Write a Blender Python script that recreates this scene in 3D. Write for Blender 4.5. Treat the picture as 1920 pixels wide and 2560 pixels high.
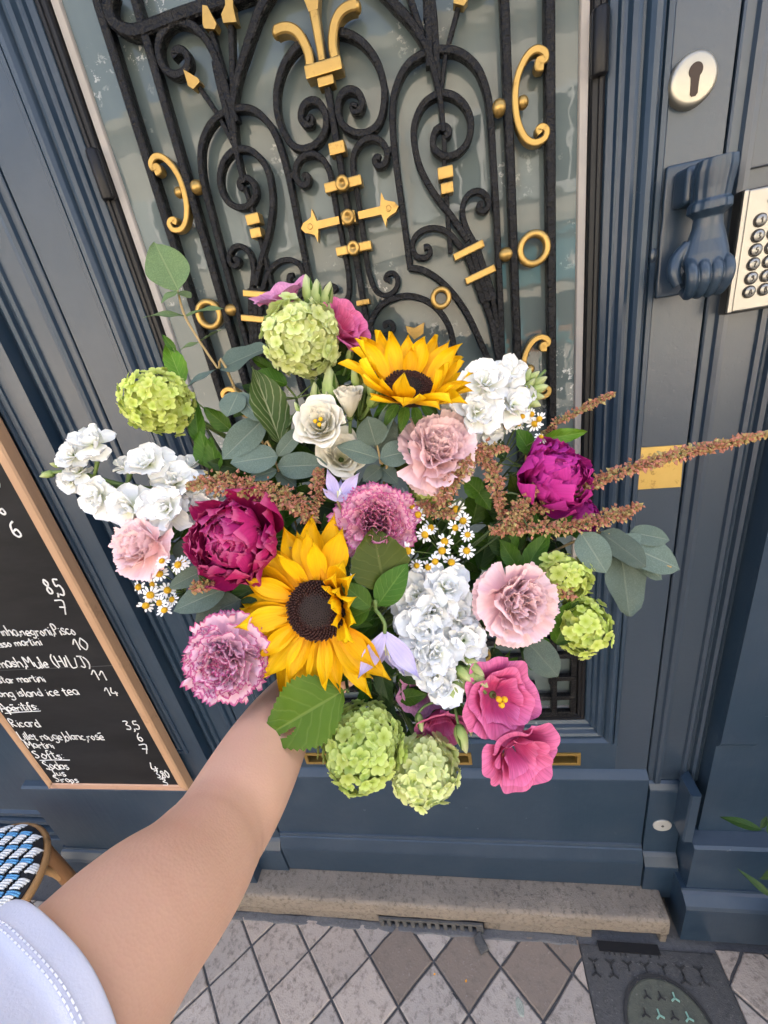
import bpy, bmesh, math, random
from mathutils import Vector, Matrix, noise
R = math.radians
random.seed(7)
for o in list(bpy.data.objects): bpy.data.objects.remove(o)
SC = bpy.context.scene
COL = SC.collection

# ------------------------------------------------------------------ camera
FPX = 1057.0                                   # focal length in pixels of the 1920 x 2560 photograph
CAM_LOC = Vector((0.0, -0.70, 1.54))
CAM_ROT = Matrix.Rotation(R(11.07), 3, 'Z') @ Matrix.Rotation(R(90 - 23.38), 3, 'X') @ Matrix.Rotation(R(-10.32), 3, 'Z')
cd = bpy.data.cameras.new('camera'); cam = bpy.data.objects.new('camera', cd); COL.objects.link(cam)
cam.matrix_world = Matrix.Translation(CAM_LOC) @ CAM_ROT.to_4x4()
cd.sensor_fit = 'VERTICAL'; cd.sensor_height = 24.0; cd.lens = 24.0 * FPX / 2560.0
cd.clip_start = 0.02; cd.clip_end = 400
SC.camera = cam

# ------------------------------------------------------------------ sky, sun, exposure
SUN_EL, SUN_AZ = R(58), R(14)                  # the sun stands behind this building: the street side in view is in open shade
w = bpy.data.worlds.new('World'); SC.world = w; w.use_nodes = True
nt = w.node_tree; nt.nodes.clear()
sky = nt.nodes.new('ShaderNodeTexSky'); sky.sky_type = 'NISHITA'; sky.sun_disc = False
sky.sun_elevation = SUN_EL; sky.sun_rotation = SUN_AZ; sky.air_density = 0.8; sky.dust_density = 7.0; sky.ozone_density = 0.0
bg = nt.nodes.new('ShaderNodeBackground'); bg.inputs[1].default_value = 0.15
wo = nt.nodes.new('ShaderNodeOutputWorld')
nt.links.new(sky.outputs[0], bg.inputs[0]); nt.links.new(bg.outputs[0], wo.inputs[0])
sd = bpy.data.lights.new('sun', 'SUN'); sd.energy = 5.0; sd.angle = R(0.6); sd.color = (1.0, 0.94, 0.85)
so = bpy.data.objects.new('sun', sd); COL.objects.link(so)
sdir = Vector((math.sin(SUN_AZ) * math.cos(SUN_EL), math.cos(SUN_AZ) * math.cos(SUN_EL), math.sin(SUN_EL)))
so.rotation_euler = sdir.to_track_quat('Z', 'Y').to_euler(); so.location = (0, 3, 14)
SC.view_settings.view_transform = 'Standard'; SC.view_settings.look = 'None'; SC.view_settings.gamma = 1.0
SC.view_settings.use_curve_mapping = False
SC.view_settings.exposure = 2.5
SC.render.engine = 'CYCLES'
SC.cycles.use_denoising = True
SC.cycles.max_bounces = 5; SC.cycles.diffuse_bounces = 3; SC.cycles.glossy_bounces = 2; SC.cycles.transmission_bounces = 4
SC.cycles.transparent_max_bounces = 4; SC.cycles.caustics_reflective = False; SC.cycles.caustics_refractive = False
SC.cycles.sample_clamp_indirect = 6.0

# ------------------------------------------------------------------ surveying helpers: a photograph pixel seen on a known plane or at a known distance
def ray(x, y): return CAM_ROT @ Vector(((x - 960) / FPX, -(y - 1280) / FPX, -1.0))
def W(x, y, Y=0.0):
    d = ray(x, y); return CAM_LOC + d * ((Y - CAM_LOC.y) / d.y)
def G(x, y, Z=0.0):
    d = ray(x, y); return CAM_LOC + d * ((Z - CAM_LOC.z) / d.z)
def U(x, y, depth): return CAM_LOC + ray(x, y) * depth
K = 1920 / 1659.0
def F(x, y, depth): return U(x * K, y * K, depth)     # coordinates noted on a 1659 px wide copy
def px(n, depth): return n * K * depth / FPX           # size of n copy-pixels at that distance
VIEW_BACK = CAM_ROT @ Vector((0, 0, 1))                # from the scene to the camera
VIEW_UP = CAM_ROT @ Vector((0, 1, 0)); VIEW_RT = CAM_ROT @ Vector((1, 0, 0))

# ------------------------------------------------------------------ object helpers
def tag(o, label=None, cat=None, group=None, kind=None):
    if label: o['label'] = label
    if cat: o['category'] = cat
    if group: o['group'] = group
    if kind: o['kind'] = kind
    return o
def empty(name, loc=(0, 0, 0), mat=None):
    o = bpy.data.objects.new(name, None); COL.objects.link(o); o.empty_display_size = 0.01
    if mat is not None: o.matrix_world = mat
    else: o.location = loc
    return o
def thing(name, label, cat, group=None, loc=(0, 0, 0), mat=None):
    return tag(empty(name, loc, mat), label, cat, group)
def mesh(verts, faces, mats, smooth=False, uv=None, name='m', midx=None):
    me = bpy.data.meshes.new(name); me.from_pydata([tuple(v) for v in verts], [], faces)
    for m in (mats if isinstance(mats, (list, tuple)) else [mats]): me.materials.append(m)
    if smooth: me.polygons.foreach_set('use_smooth', [True] * len(me.polygons))
    if midx: me.polygons.foreach_set('material_index', midx)
    if uv:
        ul = me.uv_layers.new(name='UVMap')
        flat = []
        for l in me.loops: flat += uv[l.vertex_index]
        ul.data.foreach_set('uv', flat)
    me.update(); return me
def link(name, me, parent=None, M=None):
    o = bpy.data.objects.new(name, me); COL.objects.link(o)
    if parent is not None: o.parent = parent
    if M is not None: o.matrix_local = M
    return o
def part(name, vf, m, parent=None, smooth=False, M=None, uv=None):
    return link(name, mesh(vf[0], vf[1], m, smooth, uv, name), parent, M)
def struct(o): o['kind'] = 'structure'; return o

def join(*vfs):
    V, Fc = [], []
    for v, f in vfs:
        n = len(V); V += list(v); Fc += [tuple(i + n for i in q) for q in f]
    return V, Fc
def xf(vf, M): return [M @ Vector(v) for v in vf[0]], vf[1]
def box(x0, x1, y0, y1, z0, z1, b=0.0):
    if b <= 0:
        v = [(x, y, z) for x in (x0, x1) for y in (y0, y1) for z in (z0, z1)]
        return v, [(0, 1, 3, 2), (4, 6, 7, 5), (0, 4, 5, 1), (2, 3, 7, 6), (0, 2, 6, 4), (1, 5, 7, 3)]
    b = min(b, (x1 - x0) * .45, (y1 - y0) * .45, (z1 - z0) * .45)
    bm = bmesh.new(); bmesh.ops.create_cube(bm, size=1)
    for v in bm.verts: v.co = Vector(((x0 + x1) / 2 + v.co.x * (x1 - x0), (y0 + y1) / 2 + v.co.y * (y1 - y0), (z0 + z1) / 2 + v.co.z * (z1 - z0)))
    bmesh.ops.bevel(bm, geom=list(bm.edges), offset=b, segments=2, profile=0.6, affect='EDGES')
    bm.verts.index_update()
    r = [tuple(v.co) for v in bm.verts], [tuple(v.index for v in f.verts) for f in bm.faces]; bm.free(); return r
def ring_sweep(centers, frames, prof, closed=True, caps=True):
    """prof: per station list of (a, b) along that station's two frame axes"""
    V, Fc = [], []; n = len(prof[0])
    for c, (e1, e2), pr in zip(centers, frames, prof):
        for a, b in pr: V.append(Vector(c) + e1 * a + e2 * b)
    for i in range(len(centers) - 1):
        for j in range(n if closed else n - 1):
            k = (j + 1) % n
            Fc.append((i * n + j, i * n + k, (i + 1) * n + k, (i + 1) * n + j))
    if caps and closed:
        Fc.append(tuple(range(n - 1, -1, -1))); m = (len(centers) - 1) * n; Fc.append(tuple(range(m, m + n)))
    return V, Fc
def spline(pts, n=6, closed=False):
    P = [Vector(p) for p in pts]
    if len(P) < 3: return P
    out = []
    N = len(P)
    for i in range(N - 1 if not closed else N):
        p0 = P[i - 1] if (i or closed) else P[0] * 2 - P[1]
        p1 = P[i]; p2 = P[(i + 1) % N]
        p3 = P[(i + 2) % N] if (closed or i + 2 < N) else p2 * 2 - p1
        for k in range(n):
            t = k / n
            out.append(0.5 * ((2 * p1) + (p2 - p0) * t + (2 * p0 - 5 * p1 + 4 * p2 - p3) * t * t + (3 * p1 - p0 - 3 * p2 + p3) * t ** 3))
    if not closed: out.append(P[-1])
    return out
def tube(pts, rad, seg=7, n=5, smooth_pts=True, flat=1.0):
    """round tube; rad: number or list per control point"""
    if smooth_pts and len(pts) > 2:
        if isinstance(rad, (int, float)): rr = None
        else: rr = [p.x for p in spline([(r, 0, 0) for r in rad], n)]
        P = spline(pts, n)
    else:
        P = [Vector(p) for p in pts]; rr = None if isinstance(rad, (int, float)) else list(rad)
    if rr is None: rr = [rad] * len(P)
    fr = []; e = None
    for i, p in enumerate(P):
        t = (P[min(i + 1, len(P) - 1)] - P[max(i - 1, 0)]).normalized()
        if e is None:
            e = t.orthogonal().normalized()
        e = (e - t * e.dot(t)).normalized(); fr.append((e, t.cross(e)))
    prof = [[(r * math.cos(2 * math.pi * k / seg), flat * r * math.sin(2 * math.pi * k / seg)) for k in range(seg)] for r in rr]
    return ring_sweep(P, fr, prof)
def lathe(prof, seg=24, axis='Z', cap=True):
    """prof list of (r, h)"""
    V, Fc = [], []
    for r, h in prof:
        for k in range(seg):
            a = 2 * math.pi * k / seg; c, s = r * math.cos(a), r * math.sin(a)
            V.append((c, s, h) if axis == 'Z' else ((c, h, s) if axis == 'Y' else (h, c, s)))
    for i in range(len(prof) - 1):
        for k in range(seg):
            j = (k + 1) % seg; Fc.append((i * seg + k, i * seg + j, (i + 1) * seg + j, (i + 1) * seg + k))
    if cap:
        Fc.append(tuple(range(seg - 1, -1, -1))); m = (len(prof) - 1) * seg; Fc.append(tuple(range(m, m + seg)))
    return V, Fc
def ico(r, loc=(0, 0, 0), sub=2, sc=(1, 1, 1)):
    bm = bmesh.new(); bmesh.ops.create_icosphere(bm, subdivisions=sub, radius=r)
    v = [(loc[0] + q.co.x * sc[0], loc[1] + q.co.y * sc[1], loc[2] + q.co.z * sc[2]) for q in bm.verts]
    f = [tuple(q.index for q in p.verts) for p in bm.faces]; bm.free(); return v, f
def extr_y(poly, y0, y1):
    """polygon in (x, z) extruded from y0 (front) to y1"""
    n = len(poly); V = [(x, y0, z) for x, z in poly] + [(x, y1, z) for x, z in poly]
    a = sum(poly[i][0] * poly[(i + 1) % n][1] - poly[(i + 1) % n][0] * poly[i][1] for i in range(n))
    Fc = [tuple(range(n)) if a > 0 else tuple(range(n - 1, -1, -1)), tuple(range(2 * n - 1, n - 1, -1)) if a > 0 else tuple(range(n, 2 * n))]
    for i in range(n):
        j = (i + 1) % n; Fc.append((i, i + n, j + n, j) if a > 0 else (j, j + n, i + n, i))
    return V, Fc
def bar(pts, w, d, y0, n=6, smooth_pts=True, w1=None, wmid=None):
    """flat iron bar bent in the facade plane: pts (x, z), width w in plane, depth d from y0, softly arrised"""
    P = spline([(p[0], 0, p[1]) for p in pts], n) if (smooth_pts and len(pts) > 2) else [Vector((p[0], 0, p[1])) for p in pts]
    fr, pr = [], []; N = len(P)
    for i, p in enumerate(P):
        t = (P[min(i + 1, N - 1)] - P[max(i - 1, 0)]).normalized()
        fr.append((Vector((-t.z, 0, t.x)), Vector((0, 1, 0))))
        f = i / max(1, N - 1); ww = w + ((w1 - w) * f if w1 else 0)
        h = ww / 2; c = min(h, d) * 0.3
        pr.append([(-h, d), (-h, c), (-h + c, 0), (h - c, 0), (h, c), (h, d)])
    return ring_sweep([p + Vector((0, y0, 0)) for p in P], fr, pr)
# ------------------------------------------------------------------ materials
def nmat(name):
    m = bpy.data.materials.new(name); m.use_nodes = True; t = m.node_tree; t.nodes.clear()
    out = t.nodes.new('ShaderNodeOutputMaterial'); return m, t, out
class N:
    """tiny node-graph writer"""
    def __init__(s, name):
        s.m, s.t, s.out = nmat(name)
    def n(s, typ, ins=None, **kw):
        q = s.t.nodes.new('ShaderNode' + typ)
        for k, v in kw.items(): setattr(q, k, v)
        for k, v in (ins or {}).items():
            if hasattr(v, 'is_linked') or hasattr(v, 'links'): s.t.links.new(v, q.inputs[k])
            else: q.inputs[k].default_value = v
        return q
    def coord(s, which='Object', scale=(1, 1, 1)):
        c = s.n('TexCoord').outputs[which]
        return s.n('Mapping', {'Vector': c, 'Scale': scale}).outputs[0]
    def noise(s, vec, scale, detail=4, rough=.55, dist=0.0):
        return s.n('TexNoise', {'Vector': vec, 'Scale': scale, 'Detail': detail, 'Roughness': rough, 'Distortion': dist}).outputs[0]
    def ramp(s, fac, stops):
        q = s.n('ValToRGB', {'Fac': fac}); e = q.color_ramp.elements
        while len(e) > 1: e.remove(e[-1])
        e[0].position, e[0].color = stops[0][0], c4(stops[0][1])
        for p, c in stops[1:]:
            k = e.new(p); k.color = c4(c)
        return q.outputs[0]
    def mix(s, fac, a, b, mode='MIX'):
        q = s.n('MixRGB', blend_type=mode)
        for k, v in (('Fac', fac), ('Color1', a), ('Color2', b)):
            if hasattr(v, 'links'): s.t.links.new(v, q.inputs[k])
            else: q.inputs[k].default_value = v if k == 'Fac' else c4(v)
        return q.outputs[0]
    def math(s, op, a, b=0.0, clamp=False):
        q = s.n('Math', operation=op); q.use_clamp = clamp
        for i, v in ((0, a), (1, b)):
            if hasattr(v, 'links'): s.t.links.new(v, q.inputs[i])
            else: q.inputs[i].default_value = v
        return q.outputs[0]
    def bump(s, h, strength=.3, dist=.002, normal=None):
        q = s.n('Bump', {'Height': h, 'Strength': strength, 'Distance': dist})
        if normal is not None: s.t.links.new(normal, q.inputs['Normal'])
        return q.outputs[0]
    def pbr(s, **kw):
        q = s.n('BsdfPrincipled')
        for k, v in kw.items():
            k = {'color': 'Base Color', 'rough': 'Roughness', 'metal': 'Metallic', 'spec': 'Specular IOR Level', 'normal': 'Normal', 'coat': 'Coat Weight', 'coatr': 'Coat Roughness',
                 'sss': 'Subsurface Weight', 'sssr': 'Subsurface Radius', 'ssss': 'Subsurface Scale', 'sheen': 'Sheen Weight'}[k]
            if hasattr(v, 'links'): s.t.links.new(v, q.inputs[k])
            else: q.inputs[k].default_value = c4(v) if k == 'Base Color' else v
        return q.outputs[0]
    def done(s, sh):
        s.t.links.new(sh, s.out.inputs[0]); return s.m
def c4(c): return (c[0], c[1], c[2], 1.0)

def m_paint():
    g = N('blue_grey_paint'); c = g.coord('Object')
    big = g.noise(c, 2.2, 5); fine = g.noise(c, 55, 3); brush = g.noise(g.coord('Object', (90, 90, 6)), 1.0, 3)
    chip = g.ramp(g.noise(c, 38, 6, .62), [(0, (0, 0, 0)), (.715, (0, 0, 0)), (.73, (1, 1, 1))])
    dust = g.ramp(g.noise(c, 9, 6, .7), [(.45, (0, 0, 0)), (.8, (1, 1, 1))])
    col = g.mix(big, (.013, .030, .053), (.018, .037, .062))
    col = g.mix(g.math('MULTIPLY', dust, .3), col, (.060, .080, .105))
    col = g.mix(g.math('MULTIPLY', chip, .30), col, (.24, .26, .29))
    rough = g.ramp(big, [(.3, (.33,) * 3), (.7, (.45,) * 3)])
    h = g.math('ADD', g.math('MULTIPLY', fine, .35), g.math('MULTIPLY', brush, .8))
    h = g.math('ADD', h, g.math('MULTIPLY', g.noise(c, 7, 4), 2.2))
    return g.done(g.pbr(color=col, rough=rough, normal=g.bump(h, .32, .0016), coat=.20, coatr=.22))
def m_oldpaint():
    g = N('thick_old_blue_grey_paint'); c = g.coord('Object')
    big = g.noise(c, 3, 5); fine = g.noise(c, 42, 5, .65)
    col = g.mix(big, (.019, .034, .054), (.026, .042, .063))
    pits = g.ramp(g.n('TexVoronoi', {'Vector': c, 'Scale': 95.0}).outputs[0], [(.0, (0, 0, 0)), (.22, (1, 1, 1))])
    h = g.math('ADD', fine, g.math('MULTIPLY', pits, .25))
    return g.done(g.pbr(color=col, rough=.38, normal=g.bump(h, .5, .0016), coat=.7, coatr=.30))
def m_iron():
    g = N('black_hammered_iron'); c = g.coord('Object')
    h = g.noise(c, 170, 3, .6); wear = g.ramp(g.noise(c, 34, 6, .7), [(.55, (0, 0, 0)), (.72, (1, 1, 1))])
    col = g.mix(wear, (.0045, .0045, .0050), (.018, .018, .019))
    return g.done(g.pbr(color=col, rough=.40, spec=.22, normal=g.bump(h, 1.0, .004)))
def m_gold(name='gilded_iron', a=(.30, .18, .045), b=(.47, .31, .10), rough=.36):
    g = N(name); c = g.coord('Object')
    n1 = g.noise(c, 120, 4, .6); n2 = g.noise(c, 22, 5, .6)
    col = g.mix(n2, a, b)
    spot = g.ramp(g.noise(c, 75, 5, .7), [(.58, (0, 0, 0)), (.68, (1, 1, 1))])
    col = g.mix(g.math('MULTIPLY', spot, .6), col, (.16, .085, .02))
    return g.done(g.pbr(color=col, rough=rough, metal=.75, normal=g.bump(n1, .35, .001)))
def m_steel(name='brushed_steel', col=(.34, .33, .30), rough=.36):
    g = N(name); c = g.coord('Object', (300, 300, 30))
    n1 = g.noise(c, 1, 3); n2 = g.noise(g.coord('Object'), 70, 5, .7)
    cc = g.mix(g.math('MULTIPLY', n2, .6), col, tuple(v * .72 for v in col))
    return g.done(g.pbr(color=cc, rough=rough, metal=.85, normal=g.bump(n1, .12, .0006)))
def m_plain(name, col, rough=.6, var=.25, bscale=80, bump=.2, spec=.4, metal=0.0, dist=.001):
    g = N(name); c = g.coord('Object'); n1 = g.noise(c, 6, 5); n2 = g.noise(c, bscale, 4)
    cc = g.mix(n1, tuple(v * (1 - var) for v in col), tuple(min(1, v * (1 + var)) for v in col))
    return g.done(g.pbr(color=cc, rough=rough, spec=spec, metal=metal, normal=g.bump(n2, bump, dist)))
def m_glass():
    g = N('etched_grey_green_glass'); c = g.coord('Object')
    col = g.mix(g.noise(c, 3, 4), (.078, .104, .105), (.102, .130, .129))
    streak = g.noise(g.coord('Object', (40, 1, 1.2)), 1.0, 4)
    col = g.mix(g.math('MULTIPLY', streak, .35), col, (.14, .172, .17))
    clus = g.ramp(g.noise(c, 9, 3), [(.58, (0, 0, 0)), (.68, (1, 1, 1))])
    chip = g.ramp(g.noise(c, 130, 5, .65), [(.575, (0, 0, 0)), (.61, (1, 1, 1))])
    fl = g.math('MULTIPLY', clus, chip)
    col = g.mix(g.math('MULTIPLY', fl, .8), col, (.62, .63, .60))
    h = g.noise(c, 11, 3)
    base = g.pbr(color=col, rough=.5, spec=.1)
    gl = g.n('BsdfGlossy', {'Color': (1, 1, 1, 1), 'Roughness': .015, 'Normal': g.bump(h, .10, .004)})
    fr = g.n('Fresnel', {'IOR': 1.52})
    f = g.math('MULTIPLY', fr.outputs[0], g.ramp(g.noise(c, 14, 5, .6), [(.2, (.65,) * 3), (.8, (.85,) * 3)]))
    mx = g.n('MixShader', {0: f, 1: base, 2: gl.outputs[0]})
    return g.done(mx.outputs[0])
def m_stone(name, a, b, dark=(.06, .055, .05), scale=1.0, stain=.5, bump=.5):
    g = N(name); c = g.coord('Object')
    rnd = g.n('ObjectInfo').outputs['Random']
    n1 = g.noise(c, 5 * scale, 6, .65); n2 = g.noise(c, 38 * scale, 6, .7); n3 = g.noise(c, 160 * scale, 3)
    col = g.mix(n1, a, b)
    col = g.mix(g.math('MULTIPLY', rnd, .45), col, tuple(v * .62 for v in a))
    st = g.ramp(n2, [(.50, (0, 0, 0)), (.68, (1, 1, 1))])
    col = g.mix(g.math('MULTIPLY', st, stain), col, dark)
    lt = g.ramp(g.noise(c, 75 * scale, 5, .7), [(.6, (0, 0, 0)), (.75, (1, 1, 1))])
    col = g.mix(g.math('MULTIPLY', lt, .35), col, (.55, .50, .45))
    h = g.math('ADD', n2, g.math('MULTIPLY', n3, .5))
    return g.done(g.pbr(color=col, rough=.8, spec=.25, normal=g.bump(h, bump, .003)))
def m_wood(name, a, b, axis=(3, 40, 40), rough=.55):
    g = N(name); c = g.coord('Object', axis)
    n1 = g.noise(c, 1.0, 6, .7, 1.2); n2 = g.noise(g.coord('Object'), 14, 5, .7)
    col = g.mix(n1, a, b)
    dk = g.ramp(n2, [(.58, (0, 0, 0)), (.72, (1, 1, 1))])
    col = g.mix(g.math('MULTIPLY', dk, .55), col, tuple(v * .35 for v in a))
    return g.done(g.pbr(color=col, rough=rough, normal=g.bump(n1, .3, .001)))
def m_slate():
    g = N('chalkboard_black'); c = g.coord('Object')
    n1 = g.noise(g.coord('Object', (2, 2, 8)), 1.0, 6, .7); n2 = g.noise(c, 120, 3)
    col = g.mix(g.ramp(n1, [(.35, (0, 0, 0)), (.75, (1, 1, 1))]), (.006, .006, .0068), (.020, .020, .022))
    return g.done(g.pbr(color=col, rough=.6, spec=.18, normal=g.bump(n2, .1, .0005)))
def m_petal(name, base, mid, tip, edge=None, edgew=.06, tl=.30, streak=.35, rough=.55, var=.18, streaks=26, sheen=0.0):
    """petal: colour runs from claw to rim along V, fine veins along U, thin translucent sheet"""
    g = N(name); uvn = g.n('TexCoord').outputs['UV']; sep = g.n('SeparateXYZ', {0: uvn}); u, v = sep.outputs[0], sep.outputs[1]
    rnd = g.n('ObjectInfo').outputs['Random']
    col = g.ramp(v, [(0, base), (.45, mid), (1.0, tip)])
    st = g.noise(g.n('Mapping', {'Vector': uvn, 'Scale': (streaks, 1.6, 1)}).outputs[0], 1.0, 4, .6)
    col = g.mix(g.math('MULTIPLY', g.ramp(st, [(.42, (0, 0, 0)), (.7, (1, 1, 1))]), streak), col, tuple(q * .62 for q in base))
    if edge:
        jag = g.math('MULTIPLY', g.noise(g.n('Mapping', {'Vector': uvn, 'Scale': (18, 3, 1)}).outputs[0], 1.0, 3), .05)
        e = g.ramp(g.math('ADD', v, jag), [(1.0 - edgew - .045 + .025, (0, 0, 0)), (1.0 - edgew + .025, (1, 1, 1))])
        col = g.mix(g.math('MULTIPLY', e, .85), col, edge)
    hs = g.n('HueSaturation', {'Color': col, 'Value': g.math('ADD', g.math('MULTIPLY', rnd, var), 1 - var / 2), 'Hue': g.math('ADD', g.math('MULTIPLY', rnd, .014), .493)})
    h = g.noise(g.n('Mapping', {'Vector': uvn, 'Scale': (streaks * .6, 2, 1)}).outputs[0], 1.0, 3)
    b = g.bump(h, .35, .0012)
    p = g.pbr(color=hs.outputs[0], rough=rough, spec=.25, normal=b)
    tr = g.n('BsdfTranslucent', {'Color': hs.outputs[0], 'Normal': b})
    mx = g.n('MixShader', {0: tl, 1: p, 2: tr.outputs[0]})
    return g.done(mx.outputs[0])
def m_leaf(name, a, b, vein=(.20, .27, .10), veins=7.0, rough=.42, tl=.18, speck=None, slant=.55, vs=.5):
    g = N(name); uvn = g.n('TexCoord').outputs['UV']; sep = g.n('SeparateXYZ', {0: uvn}); u, v = sep.outputs[0], sep.outputs[1]
    rnd = g.n('ObjectInfo').outputs['Random']
    au = g.math('ABSOLUTE', g.math('SUBTRACT', u, .5))
    wob = g.math('MULTIPLY', g.noise(g.n('Mapping', {'Vector': uvn, 'Scale': (3, 5, 1)}).outputs[0], 1.0, 2), .12)
    ph = g.math('FRACT', g.math('MULTIPLY', g.math('ADD', g.math('SUBTRACT', v, g.math('MULTIPLY', au, slant)), wob), veins))
    sv = g.ramp(ph, [(0, (1, 1, 1)), (.07, (.35,) * 3), (.16, (0, 0, 0)), (.86, (0, 0, 0)), (1, (1, 1, 1))])
    mr = g.ramp(au, [(0, (1, 1, 1)), (.014, (1, 1, 1)), (.03, (0, 0, 0))])
    vn = g.math('MAXIMUM', g.math('MULTIPLY', sv, vs), mr)
    col = g.mix(g.noise(g.n('Mapping', {'Vector': uvn, 'Scale': (2.5, 3.5, 1)}).outputs[0], 1.0, 5, .6), a, b)
    if speck:
        sp = g.ramp(g.noise(g.coord('Object'), 210, 4, .7), [(.54, (0, 0, 0)), (.66, (1, 1, 1))])
        col = g.mix(g.math('MULTIPLY', sp, .55), col, speck)
        pale = g.ramp(g.noise(g.coord('Object'), 45, 4, .6), [(.45, (0, 0, 0)), (.7, (1, 1, 1))])
        col = g.mix(g.math('MULTIPLY', pale, .35), col, tuple(q * 1.7 for q in b))
    col = g.mix(g.math('MULTIPLY', vn, .55), col, vein)
    hs = g.n('HueSaturation', {'Color': col, 'Value': g.math('ADD', g.math('MULTIPLY', rnd, .35), .82), 'Hue': g.math('ADD', g.math('MULTIPLY', rnd, .02), .49)})
    bp = g.bump(g.math('MULTIPLY', vn, -1.0), .35, .0015)
    p = g.pbr(color=hs.outputs[0], rough=rough, spec=.22, normal=bp)
    tr = g.n('BsdfTranslucent', {'Color': hs.outputs[0]})
    mx = g.n('MixShader', {0: tl, 1: p, 2: tr.outputs[0]})
    return g.done(mx.outputs[0])
def m_skin():
    g = N('skin'); c = g.coord('Object')
    n1 = g.noise(c, 22, 5, .6); n2 = g.noise(c, 75, 5, .65); n3 = g.n('TexVoronoi', {'Vector': c, 'Scale': 520.0}).outputs[0]
    col = g.mix(n1, (.62, .365, .248), (.69, .43, .310))
    col = g.mix(g.math('MULTIPLY', g.ramp(n2, [(.5, (0, 0, 0)), (.75, (1, 1, 1))]), .25), col, (.64, .34, .25))
    mole = g.ramp(g.n('TexVoronoi', {'Vector': c, 'Scale': 26.0, 'Randomness': 1.0}).outputs[0], [(.020, (1, 1, 1)), (.034, (0, 0, 0))])
    col = g.mix(g.math('MULTIPLY', mole, .45), col, (.16, .07, .04))
    h = g.math('ADD', n3, g.math('MULTIPLY', n2, .8))
    return g.done(g.pbr(color=col, rough=.5, spec=.35, sss=.12, sssr=(.6, .25, .12), ssss=.012, normal=g.bump(h, .16, .0008)))
def m_cotton():
    g = N('white_cotton'); c = g.coord('Object')
    wv = g.noise(c, 900, 2); n = g.noise(c, 14, 4)
    col = g.mix(n, (.62, .65, .77), (.70, .725, .83))
    return g.done(g.pbr(color=col, rough=.9, spec=.1, sheen=.2, normal=g.bump(g.math('ADD', g.math('MULTIPLY', wv, .4), n), .25, .0015)))
PAINT = m_paint(); OLDP = m_oldpaint(); IRON = m_iron(); GOLD = m_gold(); BRASS = m_gold('aged_brass', (.36, .22, .055), (.52, .34, .10), .3)
BRASSP = m_gold('polished_brass_plate', (.55, .36, .10), (.66, .46, .15), .42)
IRONP = m_plain('black_painted_steel', (.007, .007, .008), .42, .4, 60, .35, .3); STEEL = m_steel(); ESCU = m_steel('pale_nickel', (.45, .42, .345), .42); GLASS = m_glass()
DARK = m_plain('opening_shade', (.006, .006, .007), .8, .3); PUTTY = m_plain('white_putty', (.36, .335, .31), .7, .25, 60, .5)  # DARK puts the shade inside openings into a near-black colour
RUBBER = m_plain('black_gap', (.008, .009, .010), .7, .3)
STEP = m_stone('worn_step_stone', (.16, .135, .108), (.32, .27, .215), (.075, .064, .052), 2.2, .8, .9)
PAVES = [m_stone('paving_stone_pink', (.42, .345, .285), (.54, .460, .385), (.15, .125, .10), 1.6, .75, .6),
         m_stone('paving_stone_grey', (.40, .345, .295), (.52, .455, .395), (.14, .12, .10), 1.8, .75, .6),
         m_stone('paving_stone_brown', (.21, .165, .13), (.28, .225, .18), (.11, .095, .08), 1.4, .4, .4)]
GROUT = m_stone('grey_mortar', (.12, .12, .122), (.17, .168, .165), (.06, .06, .06), 2.5, .5, .8)
CAST = m_stone('dirty_cast_iron', (.085, .085, .082), (.135, .13, .125), (.04, .04, .04), 2.2, .5, .7)
ASPH = m_stone('asphalt', (.05, .05, .05), (.07, .07, .07), (.03, .03, .03), 2, .4, .6)
OAK = m_wood('pale_pine', (.36, .205, .11), (.50, .31, .18), (40, 40, 4)); OAKH = m_wood('pale_pine_crosswise', (.36, .20, .13), (.52, .33, .23), (4, 40, 40))
SLATE = m_slate(); CHALK = m_plain('white_chalk', (.68, .68, .66), .9, .3, 200, .5)
SKIN = m_skin(); COTTON = m_cotton(); THREAD = m_plain('white_thread', (.80, .81, .86), .8, .05)
RATTAN = m_wood('brown_rattan', (.17, .075, .028), (.30, .15, .06), (30, 30, 5), .4); RATTANL = m_wood('honey_rattan', (.36, .19, .07), (.48, .28, .12), (30, 30, 5), .4)
WCORD = m_plain('white_cord', (.74, .75, .73), .5, .06, 300, .3); BCORD = m_plain('sky_blue_cord', (.12, .36, .62), .5, .12, 300, .3); KCORD = m_plain('black_cord', (.012, .012, .014), .5, .2, 300, .3)
# flowers
SUNP = m_petal('sunflower_yellow', (.88, .36, .003), (.95, .54, .004), (.97, .62, .006), tl=.14, streak=.30, streaks=14, var=.14)
SUND = m_plain('sunflower_disc_brown', (.020, .008, .006), .7, .5, 300, .5); SUNF = m_plain('sunflower_disc_florets', (.045, .014, .010), .7, .5, 300, .4)
SUNC = m_plain('sunflower_disc_centre', (.026, .022, .016), .6, .4, 300, .4)
PEON = m_petal('peony_crimson', (.24, .003, .045), (.40, .008, .105), (.50, .022, .165), (.58, .10, .24), .012, tl=.12, streak=.22, var=.30)
PEOM = m_petal('peony_magenta', (.24, .004, .11), (.43, .010, .21), (.52, .035, .29), tl=.12, streak=.25, var=.25)
CARP = m_petal('carnation_lilac_edged', (.98, .58, .66), (.98, .62, .73), (.98, .69, .79), (.58, .05, .26), .012, tl=.18, streak=.16, var=.10)
CARQ = m_petal('carnation_rose_edged', (.97, .42, .50), (.97, .48, .57), (.97, .57, .67), (.62, .09, .32), .012, tl=.18, streak=.18, var=.12)
PALE = m_petal('carnation_blush', (.98, .50, .50), (.99, .63, .63), (.99, .74, .74), tl=.18, streak=.10, var=.10)
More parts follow.
